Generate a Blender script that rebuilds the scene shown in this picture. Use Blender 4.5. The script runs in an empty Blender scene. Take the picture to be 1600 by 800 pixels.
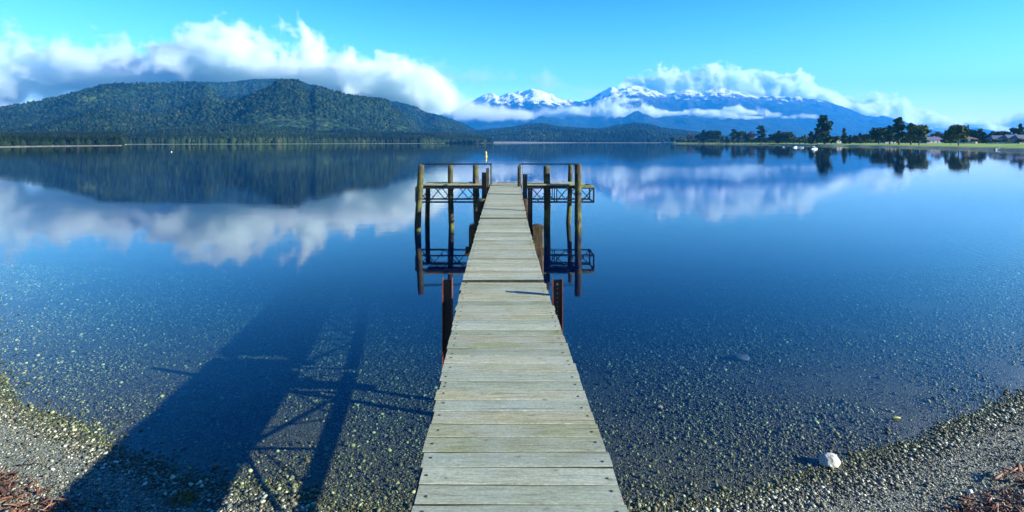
import bpy, math, numpy as np, random
from mathutils import Vector, Matrix, noise as mn
sc = bpy.context.scene
R = math.radians
rng = np.random.default_rng(7); random.seed(7)

# ------------------------------------------------------------ camera
F = 828.0; YH = 222.0; CZ = 2.95          # focal length and horizon row of the 1600 px wide photograph, eye height above the lake
cam = bpy.data.cameras.new('camera'); co = bpy.data.objects.new('camera', cam); sc.collection.objects.link(co); sc.camera = co
co.location = (0, 0, CZ); co.rotation_euler = (R(90), 0, 0)
cam.sensor_width = 36; cam.lens = F/1600*36; cam.shift_y = -(400-YH)/1600
cam.clip_start = .05; cam.clip_end = 120000
# ------------------------------------------------------------ sky, sun, exposure
EL, AZ = 19.6, 106.5
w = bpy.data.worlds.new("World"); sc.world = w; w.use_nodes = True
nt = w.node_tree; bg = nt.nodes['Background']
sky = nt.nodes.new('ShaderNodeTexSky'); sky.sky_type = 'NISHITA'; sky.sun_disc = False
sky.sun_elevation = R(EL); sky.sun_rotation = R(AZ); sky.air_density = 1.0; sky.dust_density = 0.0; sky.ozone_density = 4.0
hs = nt.nodes.new('ShaderNodeHueSaturation'); hs.inputs['Saturation'].default_value = 1.28; hs.inputs['Hue'].default_value = .488
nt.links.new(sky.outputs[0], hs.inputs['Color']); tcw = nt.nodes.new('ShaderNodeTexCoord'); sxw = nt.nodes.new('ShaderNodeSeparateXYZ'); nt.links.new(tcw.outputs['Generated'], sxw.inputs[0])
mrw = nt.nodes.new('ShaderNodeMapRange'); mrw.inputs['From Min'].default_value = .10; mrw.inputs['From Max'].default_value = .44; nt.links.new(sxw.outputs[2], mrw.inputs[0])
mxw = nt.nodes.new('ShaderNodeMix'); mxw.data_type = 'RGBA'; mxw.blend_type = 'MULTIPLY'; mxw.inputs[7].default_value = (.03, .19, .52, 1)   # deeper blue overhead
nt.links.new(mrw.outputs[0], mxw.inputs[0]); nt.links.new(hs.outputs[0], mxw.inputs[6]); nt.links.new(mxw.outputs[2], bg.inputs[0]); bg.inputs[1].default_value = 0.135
sun = bpy.data.lights.new('sun', 'SUN'); sun.energy = 5.0; sun.angle = R(.5); sun.color = (1, .985, .88)
so = bpy.data.objects.new('sun', sun); sc.collection.objects.link(so)
SD = Vector((math.sin(R(AZ))*math.cos(R(EL)), math.cos(R(AZ))*math.cos(R(EL)), math.sin(R(EL))))
so.rotation_euler = SD.to_track_quat('Z', 'Y').to_euler()
sc.view_settings.view_transform = 'Standard'; sc.view_settings.look = 'None'; sc.view_settings.gamma = 1
sc.view_settings.exposure = 1.45
sc.cycles.use_denoising = True
sc.cycles.volume_bounces = 16; sc.cycles.max_bounces = 20; sc.cycles.transparent_max_bounces = 24
sc.cycles.caustics_reflective = False; sc.cycles.caustics_refractive = False

# ------------------------------------------------------------ helpers
def link(o, parent=None):
    sc.collection.objects.link(o)
    if parent is not None: o.parent = parent
    return o
def tag(o, label=None, cat=None, group=None, kind=None):
    if label: o['label'] = label
    if cat: o['category'] = cat
    if group: o['group'] = group
    if kind: o['kind'] = kind
    return o
def empty(name, loc, rz=0):
    o = bpy.data.objects.new(name, None); o.location = loc; o.rotation_euler = (0, 0, rz); o.empty_display_size = .1
    return link(o)
def P(px, py, z=0.0):
    "world point of a photo pixel on the plane z"
    d = F*(CZ-z)/(py-YH)
    return ((px-800)/F*d, d, z)
def npmesh(name, co_, quads=None, tris=None, mats=(), smooth=True, attrs=None, parent=None):
    me = bpy.data.meshes.new(name)
    co_ = np.asarray(co_, np.float32); me.vertices.add(len(co_)); me.vertices.foreach_set('co', co_.ravel())
    q = np.zeros((0, 4), int) if quads is None else np.asarray(quads); t = np.zeros((0, 3), int) if tris is None else np.asarray(tris)
    L = np.concatenate([q.ravel(), t.ravel()]).astype(np.int32)
    me.loops.add(len(L)); me.loops.foreach_set('vertex_index', L)
    st = np.concatenate([np.arange(len(q))*4, len(q)*4+np.arange(len(t))*3]).astype(np.int32)
    me.polygons.add(len(st)); me.polygons.foreach_set('loop_start', st)
    me.update(calc_edges=True)
    if smooth: me.polygons.foreach_set('use_smooth', np.ones(len(st), bool))
    for k, v in (attrs or {}).items():
        a = me.attributes.new(k, 'FLOAT', 'POINT'); a.data.foreach_set('value', np.asarray(v, np.float32))
    for m in mats: me.materials.append(m)
    o = bpy.data.objects.new(name, me); link(o, parent)
    return o
def grid_quads(nr, nc):
    i = np.arange(nr-1)[:, None]*nc+np.arange(nc-1)[None]
    return np.stack([i, i+1, i+nc+1, i+nc], -1).reshape(-1, 4)
TAB = np.random.default_rng(99).random((8, 256, 256)).astype(np.float32)
def n2(x, y, k=0):
    "smooth value noise, -1..1"
    xi = np.floor(x).astype(int); yi = np.floor(y).astype(int); fx = x-xi; fy = y-yi
    fx = fx*fx*(3-2*fx); fy = fy*fy*(3-2*fy); T = TAB[k % 8]
    a = T[xi & 255, yi & 255]; b = T[(xi+1) & 255, yi & 255]; c = T[xi & 255, (yi+1) & 255]; d = T[(xi+1) & 255, (yi+1) & 255]
    return ((a*(1-fx)+b*fx)*(1-fy)+(c*(1-fx)+d*fx)*fy)*2-1
def fbm(x, y, o=4, k=0, ridged=False):
    s = 0; a = 1; tot = 0
    for i in range(o):
        v = n2(x*2.03**i+i*17.3, y*2.03**i+i*9.1, k+i)
        s = s+a*((1-2*np.abs(v)) if ridged else v); tot += a; a *= .5
    return s/tot

class MB:
    "collects shapes into one mesh"
    def __init__(s): s.v = []; s.f = []; s.mi = []; s.r = []
    def add(s, vs, fs, mi=0, rnd=0.):
        n = len(s.v); s.v += [tuple(v) for v in vs]; s.f += [tuple(i+n for i in f) for f in fs]
        s.mi += [mi]*len(fs); s.r += [rnd]*len(vs); return s
    def box(s, c, size, rot=None, mi=0, rnd=0., bev=0.):
        x, y, z = (k/2 for k in size)
        if bev:
            b = bev; vs = []
            for sz in (-1, 1):
                vs += [(-x+b, -y, sz*(z-b)), (x-b, -y, sz*(z-b)), (x, -y+b, sz*(z-b)), (x, y-b, sz*(z-b)), (x-b, y, sz*(z-b)), (-x+b, y, sz*(z-b)), (-x, y-b, sz*(z-b)), (-x, -y+b, sz*(z-b))]
            for sz in (-1, 1):
                vs += [(-x+b, -y+b, sz*z), (x-b, -y+b, sz*z), (x-b, y-b, sz*z), (-x+b, y-b, sz*z)]
            fs = [(i, (i+1) % 8, 8+(i+1) % 8, 8+i) for i in range(8)]
            fs += [(20, 21, 22, 23), (19, 18, 17, 16)]
            fs += [(8, 9, 21, 20), (9, 10, 21), (10, 11, 22, 21), (11, 12, 22), (12, 13, 23, 22), (13, 14, 23), (14, 15, 20, 23), (15, 8, 20)]
            fs += [(1, 0, 16, 17), (2, 1, 17), (3, 2, 17, 18), (4, 3, 18), (5, 4, 18, 19), (6, 5, 19), (7, 6, 19, 16), (0, 7, 16)]
        else:
            vs = [(a*x, b*y, e*z) for e in (-1, 1) for a, b in ((-1, -1), (1, -1), (1, 1), (-1, 1))]
            fs = [(3, 2, 1, 0), (4, 5, 6, 7), (0, 1, 5, 4), (1, 2, 6, 5), (2, 3, 7, 6), (3, 0, 4, 7)]
        M = rot if rot else Matrix()
        c = Vector(c)
        return s.add([M @ Vector(v)+c for v in vs], fs, mi, rnd)
    def bar(s, a, b, wd, ht=None, mi=0, rnd=0.):
        "square bar from a to b"
        a = Vector(a); b = Vector(b); d = b-a; L = d.length
        q = d.to_track_quat('Y', 'Z').to_matrix().to_4x4()
        return s.box((a+b)/2, (wd, L, ht or wd), q, mi, rnd)
    def tube(s, pts, rads, n=10, mi=0, rnd=0., cap=True, wob=0., seed=0):
        pts = [Vector(p) for p in pts]; vs = []; fs = []
        if not hasattr(rads, '__len__'): rads = [rads]*len(pts)
        for i, p in enumerate(pts):
            d = (pts[min(i+1, len(pts)-1)]-pts[max(i-1, 0)]).normalized()
            u = d.orthogonal().normalized() if i == 0 else (u-d*u.dot(d)).normalized()
            v = d.cross(u)
            for k in range(n):
                a = 2*math.pi*k/n
                rr = rads[i]*(1+wob*mn.noise(Vector((math.cos(a)*1.5+seed, math.sin(a)*1.5, i*.7))))
                vs.append(p+(u*math.cos(a)+v*math.sin(a))*rr)
        for i in range(len(pts)-1):
            for k in range(n): fs.append((i*n+k, i*n+(k+1) % n, (i+1)*n+(k+1) % n, (i+1)*n+k))
        if cap: fs.append(tuple(reversed(range(n)))); fs.append(tuple((len(pts)-1)*n+k for k in range(n)))
        return s.add(vs, fs, mi, rnd)
    def build(s, name, mats, parent=None, smooth=False):
        me = bpy.data.meshes.new(name); me.from_pydata(s.v, [], s.f); me.update()
        for m in (mats if isinstance(mats, (list, tuple)) else [mats]): me.materials.append(m)
        me.polygons.foreach_set('material_index', s.mi)
        if smooth: me.polygons.foreach_set('use_smooth', [len(f) < 5 for f in s.f])
        a = me.attributes.new('rnd', 'FLOAT', 'POINT'); a.data.foreach_set('value', s.r)
        o = bpy.data.objects.new(name, me); return link(o, parent)

# ------------------------------------------------------------ material helper
class NT:
    def __init__(s, name):
        s.m = bpy.data.materials.new(name); s.m.use_nodes = True; s.t = s.m.node_tree; s.b = s.t.nodes['Principled BSDF']; s.o = s.t.nodes['Material Output']
    def n(s, typ, ins=None, **kw):
        nd = s.t.nodes.new(typ)
        for k, v in kw.items(): setattr(nd, k, v)
        for k, v in (ins or {}).items():
            if isinstance(v, bpy.types.NodeSocket): s.t.links.new(v, nd.inputs[k])
            else: nd.inputs[k].default_value = v
        return nd
    def l(s, a, b): s.t.links.new(a, b)
    def coord(s, kind='Object', scale=(1, 1, 1), off=None):
        c = s.n('ShaderNodeTexCoord').outputs[kind]
        mp = s.n('ShaderNodeMapping', {'Vector': c, 'Scale': scale})
        if off is not None: s.l(off, mp.inputs['Location'])
        return mp.outputs[0]
    def pos(s): return s.n('ShaderNodeNewGeometry').outputs['Position']
    def noise(s, vec, scale, detail=4, rough=.55, dist=0., out=0):
        return s.n('ShaderNodeTexNoise', {'Vector': vec, 'Scale': scale, 'Detail': detail, 'Roughness': rough, 'Distortion': dist}).outputs[out]
    def ramp(s, fac, stops, interp='LINEAR'):
        r = s.n('ShaderNodeValToRGB', {'Fac': fac}); r.color_ramp.interpolation = interp; e = r.color_ramp.elements
        while len(e) < len(stops): e.new(.5)
        for el, (p, c) in zip(e, stops): el.position = p; el.color = (c[0], c[1], c[2], 1) if hasattr(c, '__len__') else (c, c, c, 1)
        return r.outputs[0]
    def mix(s, fac, a, b, mode='MIX'):
        nd = s.n('ShaderNodeMix', data_type='RGBA', blend_type=mode)
        for k, v in ((0, fac), (6, a), (7, b)):
            if isinstance(v, bpy.types.NodeSocket): s.l(v, nd.inputs[k])
            else: nd.inputs[k].default_value = (*v, 1) if k else v
        return nd.outputs[2]
    def math(s, op, a, b=0., clamp=False):
        nd = s.n('ShaderNodeMath', operation=op, use_clamp=clamp)
        for k, v in ((0, a), (1, b)):
            if isinstance(v, bpy.types.NodeSocket): s.l(v, nd.inputs[k])
            else: nd.inputs[k].default_value = v
        return nd.outputs[0]
    def attr(s, name): return s.n('ShaderNodeAttribute', attribute_name=name).outputs['Fac']
    def bump(s, h, dist, strength=1., normal=None):
        nd = s.n('ShaderNodeBump', {'Height': h, 'Distance': dist, 'Strength': strength})
        if normal is not None: s.l(normal, nd.inputs['Normal'])
        return nd.outputs[0]
    def fin(s, col=None, rough=None, normal=None, spec=None, metal=None):
        for k, v in (('Base Color', col), ('Roughness', rough), ('Normal', normal), ('Specular IOR Level', spec), ('Metallic', metal)):
            if v is None: continue
            if isinstance(v, bpy.types.NodeSocket): s.l(v, s.b.inputs[k])
            elif k == 'Base Color': s.b.inputs[k].default_value = (*v, 1)
            else: s.b.inputs[k].default_value = v
        return s.m

def plain(name, col, rough=.6, var=.25, scale=8., bumpd=.002, metal=0., spec=.4):
    t = NT(name); c = t.coord(); f = t.noise(c, scale, 5)
    col2 = t.ramp(f, [(.3, [k*(1-var) for k in col]), (.7, [min(1, k*(1+var)) for k in col])])
    return t.fin(col2, rough, t.bump(t.noise(c, scale*5, 3), bumpd), spec, metal)

# weathered deck boards
def deck_mat():
    t = NT('weathered_boards'); r = t.attr('rnd')
    off = t.n('ShaderNodeCombineXYZ', {'X': t.math('MULTIPLY', r, 37.), 'Y': t.math('MULTIPLY', r, 11.)}).outputs[0]
    g = t.coord(scale=(1, 1, 1), off=off)
    gs = t.n('ShaderNodeMapping', {'Vector': g, 'Scale': (2.4, 30, 10)}).outputs[0]
    warp = t.noise(g, 2.2, 2)
    grain = t.noise(gs, 2.2, 9, .7, .9)
    fine = t.noise(t.n('ShaderNodeMapping', {'Vector': g, 'Scale': (14, 150, 30)}).outputs[0], 2, 3, .6)
    c0 = t.ramp(grain, [(.28, (.13, .125, .085)), (.48, (.30, .30, .225)), (.72, (.45, .45, .36))])
    # board to board tone
    tone = t.ramp(r, [(0, (.55, .64, .46)), (.25, (1.05, .99, .78)), (.5, (.82, .92, .86)), (.75, (1.25, 1.25, 1.14)), (1, (.68, .60, .40))])
    c1 = t.mix(1., c0, tone, 'MULTIPLY')
    # grey-blue and yellow-green blotches
    b1 = t.noise(g, 1.7, 5, .6)
    c2 = t.mix(t.ramp(b1, [(.45, 0), (.68, .45)]), c1, (.36, .41, .39))
    b2 = t.noise(t.n('ShaderNodeMapping', {'Vector': g, 'Scale': (.8, 5, 1)}).outputs[0], 2.6, 4, .6)
    c3 = t.mix(t.ramp(b2, [(.55, 0), (.78, .5)]), c2, (.26, .23, .13))
    # knots
    kv = t.n('ShaderNodeMapping', {'Vector': g, 'Scale': (1, 1.7, 1)}).outputs[0]
    wv = t.n('ShaderNodeVectorMath', {0: kv, 1: t.n('ShaderNodeVectorMath', {0: t.noise(g, 14, 2, out=1), 1: (.06, .06, 0)}, operation='MULTIPLY').outputs[0]}, operation='ADD').outputs[0]
    vo = t.n('ShaderNodeTexVoronoi', {'Vector': wv, 'Scale': 2.3}, voronoi_dimensions='2D')
    kd = vo.outputs['Distance']
    c4 = t.mix(t.ramp(kd, [(.0, 1.), (.018, .9), (.035, .25), (.09, 0)]), c3, (.13, .12, .08))
    rings = t.math('SINE', t.math('MULTIPLY', kd, 330.))
    rm = t.math('MULTIPLY', t.ramp(kd, [(.02, .35), (.12, 0)]), t.math('ADD', t.math('MULTIPLY', rings, .5), .5))
    c5 = t.mix(rm, c4, (.2, .19, .13))
    # slanting saw marks
    sw = t.n('ShaderNodeTexWave', {'Vector': t.n('ShaderNodeMapping', {'Vector': g, 'Rotation': (0, 0, .55)}).outputs[0], 'Scale': 42., 'Distortion': 1.5, 'Detail': 2}).outputs[0]
    sm = t.math('MULTIPLY', t.ramp(t.noise(g, 1.1, 2), [(.4, 0), (.6, 1)]), sw)
    c6 = t.mix(t.math('MULTIPLY', sm, .42), c5, (.3, .31, .25))
    cr = t.ramp(t.noise(t.n('ShaderNodeMapping', {'Vector': g, 'Scale': (.55, 34, 1)}).outputs[0], 1.6, 3, .5), [(.31, .85), (.36, 0)])
    c7 = t.mix(cr, c6, (.1, .09, .06))
    c7 = t.mix(1., c7, t.ramp(fine, [(.3, (.72, .72, .70)), (.7, (1.22, 1.22, 1.2))]), 'MULTIPLY')
    c7 = t.mix(1., c7, t.ramp(t.noise(g, 60, 4, .7), [(.3, (.78, .78, .76)), (.7, (1.18, 1.18, 1.18))]), 'MULTIPLY')
    h = t.math('ADD', t.math('MULTIPLY', fine, .5), t.math('ADD', grain, t.math('MULTIPLY', sm, .35)))
    return t.fin(c7, .78, t.bump(h, .0022, .9), .3)
M_deck = deck_mat()
def wood_mat(name, a, b, c, moss=0., sc_=1.):
    t = NT(name); g = t.coord(scale=(sc_, sc_, sc_*.18)); f = t.noise(g, 22, 6, .65, .4)
    col = t.ramp(f, [(.3, a), (.5, b), (.7, c)])
    cc = t.coord()
    if moss: col = t.mix(t.ramp(t.noise(cc, 3.2, 4), [(.45, 0), (.62, moss)]), col, (.2, .22, .03))
    dk = t.ramp(t.noise(cc, 2.1, 3), [(.35, .6), (.6, 0)])
    col = t.mix(dk, col, [k*.35 for k in b])
    return t.fin(col, .85, t.bump(f, .008), .2)
M_pile = wood_mat('pile_timber', (.015, .012, .01), (.05, .042, .028), (.17, .145, .10), .4)
M_post = wood_mat('stained_timber', (.03, .02, .015), (.075, .05, .035), (.16, .12, .08), .15)
M_slab = wood_mat('mossy_boards', (.12, .12, .06), (.3, .3, .18), (.48, .48, .36), .4)
M_edge = plain('board_gap_shade', (.05, .045, .03), .9, .4, 20)  # board sides coloured near black, painting in the shade of the deck gaps
M_steel = plain('dark_painted_steel', (.018, .018, .022), .5, .5, 14, .001, .3)
M_red = plain('red_primer_steel', (.13, .038, .03), .6, .45, 16, .001)
M_galv = plain('galvanised_pipe', (.33, .35, .36), .4, .25, 10, .001, .6)
M_bolt = plain('rusty_bolt', (.045, .03, .025), .7, .4, 60)

# ------------------------------------------------------------ haze: one even body of air
hb = MB().box((0, 6100, 700), (34000, 13000, 1500))
t = NT('air'); t.t.nodes.remove(t.b)
hv = t.n('ShaderNodeVolumePrincipled', {'Color': (.03, .39, 1.0, 1), 'Density': 7.5e-5, 'Anisotropy': .0}); t.l(hv.outputs[0], t.o.inputs['Volume'])
hz = hb.build('haze', t.m); tag(hz, kind='stuff')

# ------------------------------------------------------------ ground: beach, lake bed and far shores in one sheet
SX = np.array([-400, -100, -40, -12, -8, -5.9, -4.86, -4.1, -3.11, -2.8, -1.75, -1.43, -.6, .4, 1.02, 1.46, 2.18, 2.64, 3.23, 3.65, 4.67, 5.87, 8, 12, 40, 100, 400])
SY = np.array([330, 88, 37, 11.5, 7.9, 6.15, 5.59, 5.26, 4.80, 4.66, 4.42, 4.23, 4.08, 4.08, 4.23, 4.31, 4.5, 4.65, 4.87, 5.04, 5.5, 6.08, 7.8, 11.2, 37, 90, 335])
FX = np.array([-500, -200, 0, 190, 200, 430, 660, 750, 900, 1035, 1050, 1100, 1200, 1260, 1300, 1400, 1500, 1600, 1700, 2000])
FY = np.array([260, 280, 305, 440, 690, 800, 1050, 1500, 2050, 2050, 1000, 830, 610, 450, 390, 300, 228, 168, 130, 100.])
def zground(x, y):
    ys = np.interp(x, SX, SY); near = y-ys + .03*n2(x*.9, y*.9, 2)*np.clip(np.abs(x)*.5, 0, 1)
    near = near*(1-.2*np.clip((np.abs(x)-1)/6, 0, 1))                   # distance off shore, roughly
    bed = -(.045*np.clip(near, 0, None)+.0045*np.clip(near, 0, 60)**2+.03*np.clip(near-14, 0, 200))
    bed = np.maximum(bed, -12)
    beach = np.minimum(.085*(-near)+.012*(-near)**2, .8+.01*np.minimum(-near, 60))
    z = np.where(near > 0, bed, beach)
    px = 800+F*x/np.maximum(y, .01); far = y-np.interp(px, FX, FY)
    right = px > 1040
    zf = np.where(right, np.minimum(.10*far, 1.0)+np.clip(far-12, 0, 80)*.012, .05*np.minimum(far, 30)+np.clip(far-30, 0, 1e5)*.01)
    zf = np.where(far < 0, np.maximum(.1*far, -12), zf)
    z = np.where(y > 100, np.where(far > 0, zf, np.maximum(z, zf)), z)
    z = np.where((y > 100) & (far <= 0), np.minimum(z, -.02-np.clip(-far, 0, 3)*.1), z)
    t_ = np.abs(x)/np.maximum(y, .01)
    z = z+(.003+.02*np.clip(np.abs(z), 0, .5))*fbm(x*1.1, y*1.1, 3, 5)*(np.hypot(x, y) < 60)
    return z
ang = np.concatenate([np.linspace(-180, -62, 50, endpoint=False), np.linspace(-62, -48, 60, endpoint=False), np.linspace(-48, 48, 620, endpoint=False), np.linspace(48, 62, 60, endpoint=False), np.linspace(62, 180, 51)])
rad = np.concatenate([np.linspace(.2, 3, 12, endpoint=False), np.linspace(3, 13, 260, endpoint=False), np.geomspace(13, 100, 120, endpoint=False), np.geomspace(100, 2300, 300, endpoint=False), np.geomspace(2300, 60000, 30)])
A, RR = np.meshgrid(np.radians(ang), rad); X = RR*np.sin(A); Y = RR*np.cos(A); Z = zground(X, Y)
nearbank = np.interp(X, SX, SY)
t = NT('shore_ground'); p = t.pos(); xyz = t.n('ShaderNodeSeparateXYZ', {0: p}); zz = xyz.outputs[2]
v1 = t.n('ShaderNodeTexVoronoi', {'Vector': p, 'Scale': 52.}); v2 = t.n('ShaderNodeTexVoronoi', {'Vector': p, 'Scale': 120.})
big = t.noise(p, .9, 4); sand = t.ramp(t.noise(p, 1.3, 4), [(.45, 0), (.58, 1)])
cell = t.n('ShaderNodeSeparateColor', {0: v1.outputs['Color']}).outputs[0]
cell2 = t.n('ShaderNodeSeparateColor', {0: v2.outputs['Color']}).outputs[1]
stone = t.ramp(cell, [(0, (.035, .04, .035)), (.35, (.085, .095, .075)), (.6, (.15, .15, .11)), (.85, (.24, .24, .19)), (.97, (.5, .5, .44))])
grit = t.ramp(cell2, [(0, (.06, .065, .045)), (.35, (.15, .155, .105)), (.8, (.26, .27, .195)), (1, (.42, .42, .35))])
above = t.n('ShaderNodeMapRange', {'Value': zz, 'From Min': -.012, 'From Max': .02}).outputs[0]
c = t.mix(t.math('MAXIMUM', t.math('MULTIPLY', sand, .7), above), stone, grit)
c = t.mix(t.math('MULTIPLY', t.math('SUBTRACT', 1., above), .9), c, t.mix(1., c, (.34, .35, .19), 'MULTIPLY'))
dist = t.n('ShaderNodeVectorMath', {0: p}, operation='LENGTH').outputs['Value']
turf = t.ramp(t.noise(p, .06, 4), [(.35, (.15, .25, .035)), (.65, (.28, .38, .05))])
shore = t.ramp(t.noise(p, .3, 4), [(.4, (.16, .15, .12)), (.6, (.28, .26, .22))])
turfm = t.n('ShaderNodeMapRange', {'Value': t.math('ADD', zz, t.math('MULTIPLY', t.noise(p, .15, 3), .5)), 'From Min': .75, 'From Max': 1.0}).outputs[0]
turfm = t.math('MULTIPLY', turfm, t.n('ShaderNodeMapRange', {'Value': dist, 'From Min': 1400., 'From Max': 1200.}).outputs[0]); far = t.mix(turfm, shore, turf)
c = t.mix(t.n('ShaderNodeMapRange', {'Value': dist, 'From Min': 60., 'From Max': 90.}).outputs[0], c, far)
hgt = t.math('ADD', t.math('MULTIPLY', v1.outputs['Distance'], -1.), t.math('MULTIPLY', t.noise(p, 160, 2), .4))
M_ground = t.fin(c, .8, t.bump(hgt, .016, 1.), .3)
g = npmesh('ground', np.stack([X, Y, Z], -1).reshape(-1, 3), quads=grid_quads(len(rad), len(ang))[:, ::-1], mats=[M_ground]); tag(g, kind='structure')

# ------------------------------------------------------------ lake: a closed body of absorbing water
t = NT('lake_water'); t.t.nodes.remove(t.b); p = t.pos()
wv = t.noise(t.n('ShaderNodeMapping', {'Vector': p, 'Scale': (.4, 1, 1)}).outputs[0], 1.8, 4, .55)
wv2 = t.noise(t.n('ShaderNodeMapping', {'Vector': p, 'Scale': (.35, 1, 1)}).outputs[0], .22, 2, .5)
calm = t.ramp(t.noise(t.n('ShaderNodeMapping', {'Vector': p, 'Scale': (.3, 1, 1)}).outputs[0], .03, 3), [(.4, .2), (.62, 1.5)])
ring = t.n('ShaderNodeTexWave', {'Vector': t.n('ShaderNodeMapping', {'Vector': p, 'Location': (-16, -13, 0)}).outputs[0], 'Scale': 1.3, 'Distortion': 1.2, 'Detail': 1.5}, wave_type='RINGS', rings_direction='Z').outputs[0]
rd = t.n('ShaderNodeVectorMath', {0: p, 1: (16, 13, 0)}, operation='DISTANCE').outputs['Value']
ringm = t.math('MULTIPLY', t.ramp(t.math('DIVIDE', rd, 20.), [(.1, 1), (.42, 0)]), ring)
h = t.math('ADD', t.math('MULTIPLY', t.math('MULTIPLY', wv, calm), .0036), t.math('ADD', t.math('MULTIPLY', wv2, .0035), t.math('MULTIPLY', ringm, .0016)))
nb = t.n('ShaderNodeBump', {'Height': h, 'Distance': 1., 'Strength': 1.}).outputs[0]
bf = t.n('ShaderNodeNewGeometry').outputs['Backfacing']; ior = t.math('ADD', 1.33, t.math('MULTIPLY', bf, 1/1.33-1.33))
fr = t.n('ShaderNodeFresnel', {'IOR': ior, 'Normal': nb}).outputs[0]
gl = t.n('ShaderNodeBsdfGlossy', {'Roughness': .03, 'Color': (1, 1, 1, 1), 'Normal': nb}); tr = t.n('ShaderNodeBsdfTransparent')
mx = t.n('ShaderNodeMixShader', {0: fr}); t.l(tr.outputs[0], mx.inputs[1]); t.l(gl.outputs[0], mx.inputs[2]); t.l(mx.outputs[0], t.o.inputs[0])
ab = t.n('ShaderNodeVolumeAbsorption', {'Color': (.1, .47, .80, 1), 'Density': 2.0}); vs_ = t.n('ShaderNodeVolumeScatter', {'Color': (.0, .30, 1, 1), 'Density': .035, 'Anisotropy': .3})
ad_ = t.n('ShaderNodeAddShader'); t.l(ab.outputs[0], ad_.inputs[0]); t.l(vs_.outputs[0], ad_.inputs[1]); t.l(ad_.outputs[0], t.o.inputs['Volume'])
M_water = t.m
wb = MB().box((0, 1290, -15), (6400, 2700, 30)).build('lake_water', M_water); tag(wb, kind='structure')

# ------------------------------------------------------------ hills and mountains
def relief(name, mat, xs, ys, D0, D1, step=2., rows=70, amp=.12, feat=500., jag=0., base=2., pw=1., back=.35, k=0, ridgef=None):
    px = np.arange(xs[0], xs[-1]+.1, step); prof = np.interp(px, xs, ys)
    ker = np.ones(7)/7; prof = np.convolve(np.pad(prof, 3, 'edge'), ker, 'valid')
    D0v = np.interp(px, D0[0], D0[1]) if isinstance(D0, tuple) else np.full(len(px), float(D0))
    s = np.concatenate([np.linspace(0, 1, rows), 1+np.linspace(0, back, rows//4)[1:]])
    S, PX = np.meshgrid(s, px, indexing='ij'); D = D0v[None]+(D1-D0v[None])*S
    X = (PX-800)/F*D
    zr = (YH-prof)[None]*D1/F
    up = np.clip(S, 0, 1)**pw; dn = 1-np.clip(S-1, 0, None)/back*.6
    nz = fbm(X/feat, D/(feat*1.3), 6, k, True)
    ns = fbm(X/feat*2.3, D/feat*1.7, 5, k+3)
    env = np.clip(S*4, 0, 1)*np.clip((1.-S)*2.2, .0, 1)
    z = base+zr*up*dn+amp*zr*(nz*.8+ns*.5)*env
    z = z-.10*zr*env*(S > .3)
    e = (z-CZ)/D*F; tgt = (YH-prof); z = np.where(z > 0, z*np.minimum(1.6, np.maximum(tgt, 1)/np.maximum(e.max(0), 1))[None], z)
    if jag: z = z+jag*D/F*fbm(X/(feat*.16), D/(feat*.16), 4, k+5, True)*np.clip(S*3-1.2, 0, 1)*np.clip(zr/ (30*D1/F), 0, 1)
    o = npmesh(name, np.stack([X, D, z], -1).reshape(-1, 3), quads=grid_quads(len(s), len(px)), mats=[mat], attrs={'sn': (zr*0+(YH-prof)[None]).ravel() if False else np.zeros(z.size)})
    tag(o, kind='structure'); return (px, s, X, D, z)
t = NT('forested_hill'); p = t.pos(); f1 = t.noise(p, .0045, 6, .6); vo = t.n('ShaderNodeTexVoronoi', {'Vector': p, 'Scale': .075}); vo2 = t.n('ShaderNodeTexVoronoi', {'Vector': p, 'Scale': .034})
c = t.ramp(f1, [(.35, (.008, .02, .011)), (.5, (.014, .032, .015)), (.65, (.028, .045, .018))])
c = t.mix(1., c, t.ramp(t.n('ShaderNodeSeparateColor', {0: vo.outputs['Color']}).outputs[0], [(0, (.4, .45, .4)), (.6, (1, 1, 1)), (1, (2.1, 1.9, 1.5))]), 'MULTIPLY')
h = t.math('ADD', t.math('MULTIPLY', vo.outputs['Distance'], -1.), t.math('MULTIPLY', vo2.outputs['Distance'], -1.2))
M_hill = t.fin(c, .9, t.bump(h, 7., 1.), .05)
t = NT('alpine_rock_and_snow'); p = t.pos(); z_ = t.n('ShaderNodeSeparateXYZ', {0: p}).outputs[2]
nn = t.noise(p, .0045, 8, .68); n3 = t.noise(p, .02, 5, .6)
rock = t.ramp(n3, [(.35, (.02, .022, .022)), (.65, (.09, .085, .08))]); wood = t.ramp(nn, [(.35, (.006, .016, .01)), (.65, (.03, .045, .024))])
c = t.mix(t.n('ShaderNodeMapRange', {'Value': t.math('ADD', z_, t.math('MULTIPLY', nn, 500.)), 'From Min': 930., 'From Max': 1050.}).outputs[0], wood, rock)
up = t.n('ShaderNodeSeparateXYZ', {0: t.n('ShaderNodeNewGeometry').outputs['Normal']}).outputs[2]
xp = t.n('ShaderNodeSeparateXYZ', {0: p}).outputs[0]
lift = t.n('ShaderNodeMapRange', {'Value': xp, 'From Min': 700., 'From Max': 2200., 'To Min': 240., 'To Max': 40.}).outputs[0]
sv = t.math('ADD', t.math('ADD', z_, lift), t.math('ADD', t.math('MULTIPLY', nn, 900.), t.math('MULTIPLY', up, 160.)))
snow = t.n('ShaderNodeMapRange', {'Value': sv, 'From Min': 1520., 'From Max': 1600.}).outputs[0]
c = t.mix(snow, c, (.86, .87, .9))
M_alp = t.fin(c, .85, t.bump(t.math('ADD', nn, t.math('MULTIPLY', n3, .4)), 90., 1.), .1)

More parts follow.
